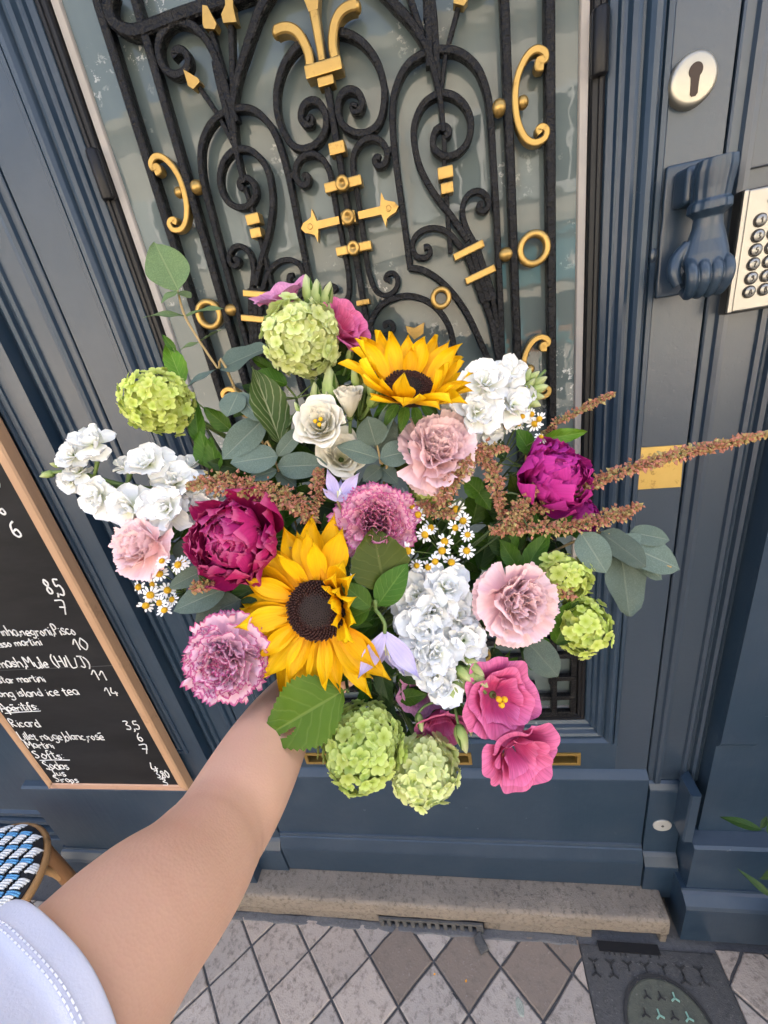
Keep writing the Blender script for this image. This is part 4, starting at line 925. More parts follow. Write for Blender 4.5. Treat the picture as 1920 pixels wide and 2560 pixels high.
sh = thing('teal_shopfront', 'teal painted shopfront with sign band across the street', 'shopfront')
part('sign_band', box(1.8, 6.6, OB + .02, OB + .5, 1.95, 3.1, .02), TEAL, sh); part('cornice', box(1.7, 6.7, OB + .02, OB + .62, 3.1, 3.2), TEAL, sh)
part('awning_board', box(1.8, 6.6, OB + .3, OB + .75, 1.62, 1.86, .01), LIME, sh)
for x in (1.9, 2.6, 3.6, 4.62): part('post', box(x - .07, x + .07, OB + .02, OB + .32, 0, 1.62), TEAL, sh)
for a, b in ((1.98, 2.52), (2.68, 3.52), (3.68, 4.54)):
    part('shop_window', box(a, b, OB + .04, OB + .10, .55, 1.62), SHOPG, sh); part('stall_riser', box(a, b, OB + .04, OB + .2, 0, .55), m_plain('stall_wood', (.33, .16, .08), .5) if a < 2.0 else bpy.data.materials['stall_wood'], sh)
part('lettering', stroke_text('Pal', Vector((4.52, OB + .51, 2.32)), Vector((-1, 0, 0)), ZA, Vector((0, 1, 0)), .42, None, .035, 0), bpy.data.materials['white_chalk'], sh)
pier = thing('brick_pier', 'red brick pier at the end of the teal shopfront', 'pier')
for k in range(22):
    for j in range(2):
        part('brick', box(4.70 + j * .25 + (k % 2) * .06, 4.94 + j * .25 + (k % 2) * .06, OB + .001, OB + .28, k * .074 + .002, k * .074 + .064), BRICK, pier)
def bollard(x, y, lab):
    t = thing('bollard', lab, 'bollard', 'bollards along the far kerb', loc=(x, y, 0))
    part('post', lathe([(.075, 0), (.075, .06), (.055, .08), (.052, .70), (.06, .72), (.052, .74), (.052, .84), (.03, .89), (.005, .90)], 16), m_plain('bollard_paint', (.02, .022, .025), .5) if 'bollard_paint' not in bpy.data.materials else bpy.data.materials['bollard_paint'], t, True)
bollard(1.84, -6.75, 'near dark bollard at the far kerb'); bollard(2.75, -9.3, 'dark bollard beside the cafe table across the street'); bollard(.2, -6.75, 'dark bollard at the far kerb, left of the others')
TEALM = m_plain('teal_table_paint', (.05, .30, .33), .4, .1)
def cafe_table(x, y, lab):
    t = thing('cafe_table', lab, 'table', 'cafe tables across the street', loc=(x, y, 0))
    part('top', lathe([(.36, .71), (.37, .72), (.37, .735), (.36, .74)], 24), TEALM, t); part('stem', lathe([(.03, .02), (.03, .71)], 10), KCORD, t); part('foot', lathe([(.24, 0), (.22, .02), (.05, .04)], 16), KCORD, t)
def cafe_chair(x, y, a, lab):
    t = thing('cafe_chair', lab, 'chair', 'cafe chairs across the street', loc=(x, y, 0)); t.rotation_euler.z = a
    part('seat', box(-.2, .2, -.2, .2, .43, .46, .01), TEALM, t); part('backrest', box(-.2, .2, .19, .21, .62, .86, .01), TEALM, t)
    for sx in (-1, 1):
        part('leg', box(sx * .18 - .012, sx * .18 + .012, -.19, -.166, 0, .43), TEALM, t); part('leg', box(sx * .18 - .012, sx * .18 + .012, .18, .204, 0, .86), TEALM, t)
cafe_table(2.55, -7.9, 'near teal cafe table across the street'); cafe_table(3.9, -10.5, 'teal cafe table in front of the shop window'); cafe_table(1.0, -9.0, 'teal cafe table left of the bollards')
cafe_chair(3.1, -7.8, R(80), 'teal cafe chair right of the near table'); cafe_chair(2.1, -8.3, R(-110), 'teal cafe chair left of the near table'); cafe_chair(3.4, -10.8, R(-80), 'teal cafe chair beside the table by the shop')

# ------------------------------------------------------------------ plant at the right edge
def leaf_grid(L, Wd, nv=8, nu=4, shape=None, fold=.25, curl=.15, wave=0.0, ser=0.0, tipz=0.0, seed=0, twist=0.0):
    """leaf blade from the origin along +Y, upper side +Z; returns verts, faces, uv"""
    rnd = random.Random(seed); V, UV, Fc = [], [], []
    ph = rnd.uniform(0, 6)
    for i in range(nv + 1):
        v = i / nv; hw = (shape(v) if shape else math.sin(math.pi * v ** .8)) * Wd / 2
        for j in range(2 * nu + 1):
            u = (j - nu) / nu
            s = 1 + (ser * (1 if i % 2 else -1) if abs(u) > .99 and 0 < i < nv else 0)
            x = u * hw * s
            z = fold * abs(x) - curl * L * v * v + tipz * v + wave * Wd * math.sin(v * 9 + ph + (2 if u > 0 else 0)) * u * u
            x += twist * L * v * v
            V.append((x, L * v, z)); UV.append(((u + 1) / 2, v))
    c = 2 * nu + 1
    for i in range(nv):
        for j in range(2 * nu): Fc.append((i * c + j, i * c + j + 1, (i + 1) * c + j + 1, (i + 1) * c + j))
    return V, Fc, UV
SH_OVATE = lambda v: max(0.0, math.sin(math.pi * min(1, v * .96 + .02)) ** .8 * (1.18 - .55 * v)) if 0 < v < 1 else (.06 if v == 0 else .0)
SH_LANCE = lambda v: math.sin(math.pi * v ** .75) if 0 < v < 1 else (.05 if v == 0 else 0)
SH_ROUND = lambda v: (math.sin(math.pi * v ** .85) ** .62) if 0 < v < 1 else (.06 if v == 0 else .03)
def look(pos, fwd, up):
    """matrix: local +Y along fwd, local +Z toward up"""
    y = fwd.normalized(); z = (up - y * up.dot(y))
    z = z.normalized() if z.length > 1e-5 else y.orthogonal().normalized(); x = y.cross(z)
    M = Matrix((x, y, z)).transposed().to_4x4(); M.translation = pos; return M
pl = thing('potted_plant', 'green leafy plant in a dark pot at the right edge by the pilaster', 'plant', loc=(.76, -.24, 0))
part('pot', lathe([(.09, 0), (.10, .01), (.13, .22), (.138, .225), (.138, .25), (.125, .25), (.115, .235), (.001, .23)], 28), m_plain('dark_pot', (.03, .032, .035), .6), pl, True)
LM = [mesh(*leaf_grid(1, .26, 9, 3, SH_LANCE, .3, c, .02, 0, 0, s)[:2], LEAFD, True, leaf_grid(1, .26, 9, 3, SH_LANCE, .3, c, .02, 0, 0, s)[2], 'leaf') for s, c in ((1, .35), (2, .2), (3, .5))]
P0 = Vector((.76, -.24, 0))
for i, (a, b, L) in enumerate(((W(1905, 2075, -.16), W(1800, 2052, -.13), 0), (W(1920, 2085, -.2), W(1990, 2010, -.2), 0), (W(1925, 2240, -.14), W(1860, 2188, -.12), 0), (W(1900, 2070, -.16), W(1925, 2045, -.14), 0), (W(1960, 2150, -.2), W(1915, 2230, -.2), 0))):
    d = b - a; link('leaf', LM[i % 3], pl, Matrix.Translation(-P0) @ look(a, d + Vector((0, 0, d.length * .25)), Vector((0, -.6, 1))) @ Matrix.Scale(d.length, 4))
for i in range(14):
    t = i * 2.4; L = random.uniform(.12, .2); e = random.uniform(.3, 1.1); z = random.uniform(.26, .5)
    link('leaf', LM[i % 3], pl, look(Vector((.02 * math.cos(t), .02 * math.sin(t), z)), Vector((math.cos(t) * .6 + .3, math.sin(t) * .6 - .25, math.sin(e))), Vector((0, 0, 1))) @ Matrix.Scale(L, 4))
part('stem', join(*[tube([(0, 0, .22), (.01 * k, .008 * k, .4), (.02 * math.cos(k * 2), .02 * math.sin(k * 2), .52)], .003, 6) for k in range(4)]), STEMD, pl, True)
# ------------------------------------------------------------------ the arm that holds the bouquet
BP = U(845, 1650, .600)                            # where the stems are gripped
AX = (U(930, 1330, .40) - BP).normalized()          # the bouquet's own axis, hand to flowers
person = thing('person', 'bare arm in white short sleeve reaching out to hold the bouquet', 'person', loc=tuple(F(-60, 2500, .15)))
def pinv(o): return o.matrix_basis.inverted()
def Cc(x, y, z): return CAM_LOC + CAM_ROT @ Vector((x, y, -z))
AS = [(258, 2042, .230, .0448, .0445), (396, 1900, .278, .0404, .0405), (477, 1788, .327, .0388, .0385), (527, 1703, .362, .0394, .0385), (566, 1630, .398, .0388, .0375), (604, 1562, .440, .0355, .035), (640, 1505, .490, .0305, .029), (676, 1462, .540, .0265, .0225), (702, 1440, .568, .0265, .0200)]
A0 = Cc(-.190, -.252, 0.0); A1 = F(258, 2042, .230)
cs = [A1 + (A0 - A1) * 1.3, A1 + (A0 - A1) * .75, A1 + (A0 - A1) * .35] + [F(q[0], q[1], q[2]) for q in AS]
AS = [(0, 0, 0, .054, .054), (0, 0, 0, .0505, .050), (0, 0, 0, .0475, .047)] + AS
cs2 = spline(cs, 4); rr = [(p.x, p.y) for p in spline([(d, e, 0) for a, b, c, d, e in AS], 4)]
fr = []
for i, p in enumerate(cs2):
    t = (cs2[min(i + 1, len(cs2) - 1)] - cs2[max(i - 1, 0)]).normalized(); s_ = t.cross(VIEW_BACK).normalized(); fr.append((s_, s_.cross(t)))
arm = ring_sweep(cs2, fr, [[(a * math.cos(q), b * math.sin(q)) for q in [2 * math.pi * k / 28 for k in range(28)]] for a, b in rr])
# palm and fingers close round the stems
wr = cs[-1]; fd = (BP - wr).normalized()
n1 = AX.cross(fd).normalized(); pd = n1.cross(AX).normalized()       # across the grip, from the wrist to the stems
pm = []
pc = [wr, BP - pd * .048 + n1 * .004, BP - pd * .030 - n1 * .010, BP - pd * .010 - n1 * .024]
pm.append(tube(pc, [.024, .030, .031, .026], 16, 4, True, .62))
for k in range(4):
    o_ = AX * ((k - 1.5) * .0185); r0 = (.0088, .0094, .0090, .0078)[k]; ln = (.92, 1.0, .96, .82)[k]
    pts = [BP - pd * .012 - n1 * .024 + o_, BP + pd * .014 - n1 * .027 + o_ * 1.02, BP + pd * .034 * ln - n1 * .012 + o_, BP + pd * .033 * ln + n1 * .012 + o_ * .96, BP + pd * .012 + n1 * .026 * ln + o_ * .94, BP - pd * .006 + n1 * .021 + o_ * .92]
    pm.append(tube(pts, [r0, r0 * 1.02, r0, r0 * .95, r0 * .88, r0 * .72], 12, 4))
pts = [BP - pd * .040 + n1 * .006 + AX * .020, BP - pd * .026 + n1 * .022 + AX * .034, BP - pd * .004 + n1 * .030 + AX * .036, BP + pd * .018 + n1 * .028 + AX * .032]
pm.append(tube(pts, [.012, .0112, .0100, .0078], 12, 4))
body = part('arm', xf(join(arm, *pm), pinv(person)), SKIN, person, True); remesh(body, .0024, 22)
# sleeve
sdv = (A0 - A1); SL = sdv.length; sdv.normalize(); se1 = CAM_ROT @ Vector((1, 0, 0)); se1 = (se1 - sdv * se1.dot(sdv)).normalized(); se2 = (CAM_ROT.transposed() @ sdv); se2 = sdv.cross(se1) * -1
NS = 64; NR = 26; V, Fc = [], []
def sleeve_pt(i, k, off=0.0):
    q = 2 * math.pi * k / NS; dirv = se1 * math.cos(q) + se2 * math.sin(q)
    ax0 = .036 + .015 * math.cos(q); s_ = ax0 + (0, .0035, .007, .0105, .014, .017)[i] if i < 6 else ax0 + .017 + (.34 - .017 - ax0) * ((i - 5) / (NR - 6)) ** 1.25
    f = (s_ - .01) / .3
    fold = math.sin(s_ * 150 + 2.2 * math.cos(q * 1.0 + .6) + 1.5 * noise.noise(Vector((q, f * 3, 1)))) * .0034 + math.sin(s_ * 62 - 1.7 * q) * .0040
    r = .0555 + .02 * max(0, f) + noise.noise(Vector((math.cos(q) * 1.4, math.sin(q) * 1.4, f * 3))) * .004 + fold * min(1, max(0, i - 5) / 4) + off
    return A1 + sdv * s_ + dirv * r
sc_ = list(range(NR))
HEM = 4
for k in range(NS): V.append(sleeve_pt(0, k, -.0042))
for k in range(NS): V.append(sleeve_pt(0, k, -.0012))
for i in range(len(sc_)):
    for k in range(NS): V.append(sleeve_pt(i, k, .0009 if i <= HEM else (-.0003 if i == HEM + 1 else 0)))
for i in range(len(sc_) + 1):
    for k in range(NS): j = (k + 1) % NS; Fc.append((i * NS + k, i * NS + j, (i + 1) * NS + j, (i + 1) * NS + k))
slv = part('sleeve', xf((V, Fc), pinv(person)), COTTON, person, True)
sb = slv.modifiers.new('s', 'SUBSURF'); sb.levels = 1; sb.render_levels = 2
stt = []
for row, ii in ((0, HEM - .15), (1, HEM - .75)):
    for k in range(0, NS * 2):
        i0 = int(ii); f = ii - i0
        def pt(kk): return sleeve_pt(i0, kk, .0016) * (1 - f) + sleeve_pt(i0 + 1, kk, .0016) * f
        stt.append(tube([pt(k / 2), pt(k / 2 + .17), pt(k / 2 + .34)], .00042, 4, 1, False))
part('stitching', xf(join(*stt), pinv(person)), THREAD, slv).matrix_parent_inverse = Matrix.Identity(4)
# ------------------------------------------------------------------ petals
def petal(L, Wd, nv=6, nu=4, shape=None, cup=.3, bend=.2, ruf=0.0, rf=3.0, ser=0.0, notch=0.0, ridge=0.0, seed=0, tipcurl=0.0, rim=.10):
    """petal from the origin along +Y; +Z is the inner face. returns verts, faces, uv"""
    rnd = random.Random(seed); p1, p2 = rnd.uniform(0, 6), rnd.uniform(0, 6); V, UV, Fc = [], [], []; c = 2 * nu + 1
    for i in range(nv + 1):
        v = i / nv; hw = shape(v) * Wd / 2
        for j in range(c):
            u = (j - nu) / nu
            x = u * hw; y = L * v
            z = cup * Wd * u * u * (.3 + .7 * v) + bend * L * v * v - tipcurl * L * max(0, v - .6) ** 2 * 4
            a = ruf * Wd * v ** 2.2
            z += a * (math.sin(u * rf * 3.1 + p1) + .6 * math.sin(u * rf * 5.7 + p2)) * (.5 + .5 * abs(u))
            if i == nv: y += ser * L * (1 if j % 2 else -1) * .5 + rnd.uniform(-ser, ser) * L * .4 - notch * L * math.exp(-(u * 3) ** 2)
            y -= (u * u) * L * rim * v
            z += ridge * Wd * math.cos(u * 9) * math.sin(math.pi * v)
            V.append((x, y, z)); UV.append(((u + 1) / 2, v))
    for i in range(nv):
        for j in range(2 * nu): Fc.append((i * c + j, i * c + j + 1, (i + 1) * c + j + 1, (i + 1) * c + j))
    return V, Fc, UV
def pmesh(name, mat, **kw):
    v, f, uv = petal(**kw); return mesh(v, f, mat, True, uv, name)
SH_FAN = lambda v: .16 + .84 * v ** .85
SH_PET = lambda v: (.22 + .78 * math.sin(math.pi * min(1, v * .62)) ** 1.0) if v < .8 else (.22 + .78 * math.sin(math.pi * .8 * .62)) * (1 - ((v - .8) / .2) ** 2 * .45)
SH_RAY = lambda v: (.30 + .70 * math.sin(math.pi * min(.5, v * .9))) if v < .55 else max(.02, 1.0 - ((v - .55) / .45) ** 1.7)
SH_OBO = lambda v: (.25 + .75 * math.sin(math.pi * .5 * min(1, v / .72))) if v < .72 else max(.25, math.sqrt(max(0, 1 - ((v - .72) / .30) ** 2)))
def LM4(a, tilt, r0=0.0, h=0.0, s=1.0, roll=0.0, sx=1.0):
    """petal pose in its flower: turn a about the axis, raise by tilt"""
    return Matrix.Rotation(a, 4, 'Z') @ Matrix.Translation((0, r0, h)) @ Matrix.Rotation(tilt, 4, 'X') @ Matrix.Rotation(roll, 4, 'Y') @ Matrix.Diagonal((s * sx, s, s, 1))
def flower(name, label, cat, group, pos, face, roll=0.0):
    z = face.normalized(); y = (VIEW_UP - z * VIEW_UP.dot(z))
    y = y.normalized() if y.length > 1e-4 else z.orthogonal().normalized(); x = y.cross(z)
    M = Matrix((x, y, z)).transposed().to_4x4(); M.translation = pos
    return thing(name, label, cat, group, mat=M @ Matrix.Rotation(roll, 4, 'Z'))
def vdir(rx, uy, back=1.0): return (VIEW_RT * rx + VIEW_UP * uy + VIEW_BACK * back).normalized()
def stem(root, start=None, r=.0022, m=None, name='stem', via=None, end=None):
    """stem from under the head down to the grip"""
    Mi = root.matrix_basis.inverted(); head = root.matrix_basis.translation; z = root.matrix_basis.to_3x3() @ Vector((0, 0, 1))
    a = (head - z * .006) if start is None else start
    e = end or (BP + Vector((random.uniform(-.006, .006), random.uniform(-.006, .006), random.uniform(-.006, .006))))
    d = (e - a).length
    mid = via or (a - z * d * .28 + (e - a) * .22)
    tail = e - AX * .09
    pts = [a, mid, e + (a - e) * .18 + AX * .02, e, tail] if end is None else [a, mid, e]
    return part(name, xf(tube(pts, [r * 1.1, r, r, r, r][:len(pts)], 6, 4), Mi), m or STEM, root, True)
LEAFM = {}
def leafmesh(key, mat, **kw):
    if key not in LEAFM:
        v, f, uv = leaf_grid(**kw); LEAFM[key] = mesh(v, f, mat, True, uv, 'leaf')
    return LEAFM[key]
def add_leaf(root, me, base, tip, up, L=None, name='leaf', sx=1.0):
    d = tip - base; M = look(base, d, up) @ Matrix.Diagonal(((L or d.length) * sx, L or d.length, L or d.length, 1))
    return link(name, me, root, root.matrix_basis.inverted() @ M)
GRP = 'cut flowers in the bouquet'

# ---- sunflowers
SUNM = [pmesh('petal', SUNP, L=1, Wd=.44, nv=8, nu=4, shape=SH_RAY, cup=c, bend=b, ruf=.045, rf=1.2, ridge=.022, seed=s, tipcurl=t) for s, c, b, t in ((1, .22, .05, .0), (2, .35, -.05, .05), (3, .10, .12, -.08), (4, .45, .0, .12), (5, .28, .18, -.1))]
def sunflower(label, pos, face, ro, rd, lift, seed, fold=None, cnts=(19, 17, 11), sw=1.0):
    rnd = random.Random(seed); t = flower('sunflower', label, 'sunflower', GRP, pos, face)
    prof = [(rd * .98, -.006), (rd * 1.02, 0)] + [(rd * math.cos(a), rd * .20 * math.sin(a)) for a in [k * .2 for k in range(1, 8)]] + [(.001, rd * .17)]
    ds = part('disc', lathe(prof, 32), SUND, t, True)
    v1, v2 = [], []
    for k in range(430):                               # packed disc florets in a golden-angle spiral
        f = math.sqrt((k + .5) / 430); a = k * 2.39996; r = rd * f; h = rd * .20 * math.sqrt(max(0, 1 - f * f)) - (rd * .08 * max(0, .45 - f))
        s = .0013 if f > .55 else .0008; ln = (.0034 if f > .62 else .0012) * rnd.uniform(.7, 1.2); x, y = r * math.cos(a), r * math.sin(a)
        ox, oy = math.cos(a) * ln * .35 * f, math.sin(a) * ln * .35 * f
        vf = ([(x - s, y - s, h - .001), (x + s, y - s, h - .001), (x + s, y + s, h - .001), (x - s, y + s, h - .001), (x + ox - s * .5, y + oy - s * .5, h + ln), (x + ox + s * .5, y + oy - s * .5, h + ln), (x + ox + s * .5, y + oy + s * .5, h + ln), (x + ox - s * .5, y + oy + s * .5, h + ln)],
              [(4, 5, 6, 7), (0, 1, 5, 4), (1, 2, 6, 5), (2, 3, 7, 6), (3, 0, 4, 7)])
        (v1 if f > .5 else v2).append(vf)
    tag(part('disc_florets', join(*v1), SUNF, ds), kind='stuff'); tag(part('disc_florets', join(*v2), SUNC, ds), kind='stuff')
    n = 0
    for lay, (cnt, tl, sc) in enumerate(((cnts[0], lift, 1.0), (cnts[1], lift - .22, 1.04), (cnts[2], lift + .32, .84))):
        for k in range(cnt):
            a = 2 * math.pi * (k + lay * .5 + rnd.uniform(-.25, .25)) / cnt; L = (ro - rd * .85) * sc * rnd.uniform(.82, 1.08)
            til = tl + rnd.uniform(-.16, .16)
            if fold and fold(a): til += rnd.uniform(.7, 1.3); L *= .72
            link('petal', SUNM[rnd.randrange(5)], t, LM4(a, til, rd * .90, -.003 - lay * .001, L, rnd.uniform(-.35, .35), sw * rnd.uniform(.85, 1.2)))
    for k in range(13):
        a = 2 * math.pi * k / 13; link('sepal', leafmesh('sepal', LEAF, L=1, Wd=.4, nv=6, nu=2, shape=SH_LANCE, fold=.2, curl=.1, seed=3), t, LM4(a, -.5 + rnd.uniform(-.2, .2), rd * .7, -.008, ro * .42))
    part('receptacle', lathe([(rd * .9, -.006), (rd * .6, -.014), (.004, -.020)], 20), STEM, t, True)
    stem(t, None, .0042, STEM); return t
Z0 = .42
sfA = sunflower('large open sunflower low in the bouquet, dark disc facing the viewer', F(684, 1318, .405), vdir(-.18, .0, 1), px(200, .405), px(64, .405), .12, 11, lambda a: math.cos(a + 1.45) > .80 or abs((a % 6.283) - 5.6) < .25, (20, 18, 11), .86)
sfB = sunflower('upper sunflower seen from its side beside white stock flowers', F(884, 838, .425), vdir(.10, .63, .77), px(154, .425), px(52, .425), .74, 12, None, (16, 14, 5), 1.0)
for a, b in (((690, 1480), (575, 1560)),): pass

# ---- snowball viburnums
def floret_mesh(seed, mat, n=5, cup=.25):
    rnd = random.Random(seed); V, UV, Fc = [], [], []
    for k in range(n):
        a = 2 * math.pi * k / n + rnd.uniform(-.1, .1); c, s = math.cos(a), math.sin(a); r = rnd.uniform(.9, 1.1); b = len(V); tl = rnd.uniform(.1, .35)
        for (x, y, z, v) in ((-.10, .08, 0, 0), (.10, .08, 0, 0), (-.36, .40, .10, .4), (0, .42, .02, .4), (.36, .40, .10, .4), (-.43, .70, .18 + tl * .2, .75), (0, .74, .08 + tl * .2, .75), (.43, .70, .18 + tl * .2, .75), (-.24, .97, .22 + tl * .4, 1), (0, 1.03, .16 + tl * .4, 1), (.24, .97, .22 + tl * .4, 1)):
            x *= r; y *= r; V.append((x * c - y * s, x * s + y * c, z * cup * 3)); UV.append(((x + .5), v))
        Fc += [(b, b + 1, b + 3), (b, b + 3, b + 2), (b + 1, b + 4, b + 3), (b + 2, b + 3, b + 6, b + 5), (b + 3, b + 4, b + 7, b + 6), (b + 5, b + 6, b + 9, b + 8), (b + 6, b + 7, b + 10, b + 9)]
    b = len(V); V += [(.09, 0, .05), (-.05, .08, .05), (-.05, -.08, .05), (0, 0, .12)]; UV += [(.5, .0)] * 4; Fc += [(b, b + 1, b + 3), (b + 1, b + 2, b + 3), (b + 2, b, b + 3)]
    return mesh(V, Fc, mat, True, UV, 'floret')
FLOM = [[floret_mesh(s * 7 + k, m, 5, c) for k, c in enumerate((.14, .22, .30, .18))] for s, m in enumerate(VIB)]
def viburnum(label, pos, r, tone, n, fs, face, seed, squash=(1, 1, 1), lumps=0.22):
    rnd = random.Random(seed); t = flower('viburnum', label, 'viburnum', GRP, pos, face)
    part('core', ico(r * .85, (0, 0, 0), 2, squash), VIB[tone], t, True)
    for k in range(n):
        zc = 1 - 2 * (k + .5) / n
        if zc < -.86: continue
        a = k * 2.39996; q = math.sqrt(max(0, 1 - zc * zc)); d = Vector((q * math.cos(a), q * math.sin(a), zc))
        rr = r * (1 + lumps * (noise.noise(d * 1.7 + Vector((seed, 0, 0))) + .8 * noise.noise(d * 3.6 + Vector((0, seed, 0)))) + rnd.uniform(-.05, .03)) - fs * .3
        p = Vector((d.x * squash[0], d.y * squash[1], d.z * squash[2])) * rr
        nrm = (d + Vector((rnd.uniform(-.4, .4), rnd.uniform(-.4, .4), rnd.uniform(-.4, .4)))).normalized()
        M = Matrix.Translation(p) @ nrm.to_track_quat('Z', 'Y').to_matrix().to_4x4() @ Matrix.Rotation(rnd.uniform(0, 6), 4, 'Z') @ Matrix.Scale(fs * rnd.uniform(.62, 1.25), 4)
        link('floret', FLOM[tone][rnd.randrange(4)], t, M)
    stem(t, pos - (t.matrix_basis.to_3x3() @ Vector((0, 0, r * .7))), .0026, STEM); return t
vb1 = viburnum('pale green snowball viburnum at the top under the pink lisianthus', F(650, 731, .425), px(80, .425), 1, 280, .0078, vdir(-.1, .5, 1), 21)
vb2 = viburnum('lime green snowball viburnum at the upper left, standing off alone', F(345, 870, .43), px(71, .43), 2, 260, .0062, vdir(-.6, .1, .8), 22, (1.05, .93, 1))
vb3 = viburnum('large lime snowball viburnum at the bottom beside the big leaf', F(781, 1606, .40), px(87, .40), 0, 320, .0066, vdir(.0, -.6, 1), 23, (1.0, .88, 1), .16)
vb4 = viburnum('pale yellow green viburnum hanging lowest at the bottom', F(916, 1662, .41), px(68, .41), 1, 165, .0092, vdir(.2, -.7, 1), 24, (1.0, .92, 1))
vb5 = viburnum('small lime viburnum right of the blush carnation, upper of two', F(1217, 1245, .425), px(52, .425), 2, 130, .0070, vdir(.5, .1, 1), 25, (1.05, .86, 1), .3)
vb6 = viburnum('small lime viburnum right of the blush carnation, lower of two', F(1255, 1350, .43), px(56, .43), 2, 170, .0060, vdir(.6, -.2, .9), 26, (.86, 1.08, 1), .4)
vb7 = viburnum('half hidden green viburnum between blush carnation and chamomile', F(930, 1068, .455), px(48, .455), 2, 90, .0070, vdir(.1, .1, 1), 27)

# ---- peonies
def peony(label, pos, face, r, mat, seed, squash=1.0, openness=1.0):
    rnd = random.Random(seed); r *= .97; t = flower('peony', label, 'peony', GRP, pos, face, rnd.uniform(-.3, .3))
    key = 'peo' + mat.name
    if key not in LEAFM:
        LEAFM[key] = [pmesh('petal', mat, L=1, Wd=w_, nv=8, nu=6, shape=SH_OBO, cup=c, bend=b, ruf=f, rf=2.2, ser=.035, notch=nn, seed=s, tipcurl=tc) for s, w_, c, b, f, nn, tc in ((1, 1.00, .22, .34, .040, .05, .05), (2, .85, .30, .46, .055, .08, -.05), (3, .75, .20, .5, .075, .05, .1), (4, 1.10, .26, .38, .035, .09, .05), (5, .65, .25, .55, .085, .12, -.1), (6, .9, .34, .30, .06, .04, .2))]
    P = LEAFM[key]
    part('core', ico(r * .40, (0, 0, r * .22), 2), mat, t, True)
    for lay, (cnt, tl, sc, h, r0) in enumerate(((11, .46, .88, -.34, .16), (12, .62, .86, -.30, .16), (13, .80, .84, -.24, .18), (14, .96, .78, -.16, .22), (15, 1.10, .70, -.06, .26), (14, 1.22, .62, .04, .24), (13, 1.34, .56, .12, .18), (11, 1.40, .50, .18, .12), (8, 1.35, .44, .22, .06), (20, 1.15, .34, .16, .30), (18, 1.25, .30, .26, .18), (12, 1.3, .26, .34, .08))):
        for k in range(cnt):
            a = 2 * math.pi * (k + .5 * (lay % 2) + rnd.uniform(-.3, .3)) / cnt
            link('petal', P[rnd.randrange(6)], t, LM4(a, tl / openness + rnd.uniform(-.20, .20), r0 * r, h * r * squash + rnd.uniform(-.03, .03) * r, r * sc * rnd.uniform(.85, 1.1), rnd.uniform(-.3, .3), rnd.uniform(.8, 1.15)))
    stem(t, None, .003, STEM); return t
peA = peony('full crimson peony left of the large sunflower', F(528, 1172, .415), vdir(-.18, .06, 1), px(137, .415), PEON, 31)
peB = peony('magenta peony at the right behind the brown dock spikes', F(1182, 1040, .435), vdir(.35, .45, 1), px(112, .435), PEOM, 32, 1.0, .9)
peC = peony('half hidden magenta peony below the other at the right', F(1240, 1118, .47), vdir(.5, .0, .8), px(62, .47), PEOM, 33)

# ---- carnations
def carnation(label, pos, face, r, mat, seed, ser=.07, dens=1.0, big=None, ruf=.085):
    rnd = random.Random(seed); t = flower('carnation', label, 'carnation', GRP, pos, face, rnd.uniform(0, 6))
    key = 'car' + mat.name
    if key not in LEAFM:
        LEAFM[key] = [pmesh('petal', mat, L=1, Wd=w_, nv=7, nu=8, shape=SH_FAN, cup=c, bend=b, ruf=f, rf=rf_, ser=ser, seed=s) for s, w_, c, b, f, rf_ in ((1, 1.05, .05, .05, ruf, 1.8), (2, .9, .12, .15, ruf * 1.2, 2.2), (3, 1.15, .0, -.05, ruf * .8, 1.6), (4, .8, .2, .25, ruf * 1.5, 2.6), (5, 1.0, .1, .1, ruf * 1.3, 2.0))]
    P = LEAFM[key]
    for lay, (cnt, tl, sc, h) in enumerate(((8, .10, 1.02, .0), (9, .34, 1.0, .03), (9, .58, .93, .06), (9, .80, .88, .08), (8, 1.00, .85, .09), (8, 1.16, .85, .08), (7, 1.32, .84, .06), (5, 1.48, .84, .02))):
        for k in range(int(cnt * dens)):
            a = 2 * math.pi * (k + rnd.uniform(-.4, .4)) / int(cnt * dens)
            link('petal', P[rnd.randrange(5)], t, LM4(a, tl + rnd.uniform(-.16, .16), .05 * r, (h - .25) * r, r * sc * rnd.uniform(.88, 1.06), rnd.uniform(-.45, .45), rnd.uniform(.75, 1.1)))
    for k in range(int(26 * dens)):
        a = rnd.uniform(0, 6.28); q = rnd.uniform(.04, .42)
        link('petal', P[rnd.randrange(5)], t, LM4(a, rnd.uniform(1.0, 1.5), q * r, (-.22 - q * .25) * r, r * rnd.uniform(.72, .86) * (1 - q * .25), rnd.uniform(-.8, .8), rnd.uniform(.55, .9)))
    if big:
        for a, tl, s in big: link('petal', P[2], t, LM4(a, tl, .08 * r, -.3 * r, r * s, .2, 1.0))
    part('calyx', lathe([(.005, -.006 - r * .3), (.0075, -.014 - r * .3), (.006, -.028 - r * .3), (.003, -.034 - r * .3)], 12), STEM, t, True)
    stem(t, pos - (t.matrix_basis.to_3x3() @ Vector((0, 0, .03))), .0022, STEM); return t
caA = carnation('lilac pink carnation with crimson petal edges at the lower left', F(491, 1420, .40), vdir(-.1, -.05, 1), px(97, .40), CARP, 41)
caB = carnation('rose pink carnation with darker edges above the large sunflower', F(812, 1130, .425), vdir(.05, .2, 1), px(94, .425), CARQ, 42)
caC = carnation('blush carnation at the far left under the white stock', F(312, 1180, .42), vdir(-.45, .15, .9), px(76, .42), PALE, 43, .035, .62, None, .05)
caD = carnation('blush carnation in the middle right of the eucalyptus leaves', F(942, 978, .425), vdir(.1, .25, 1), px(94, .425), PALE, 44, .035, .75)
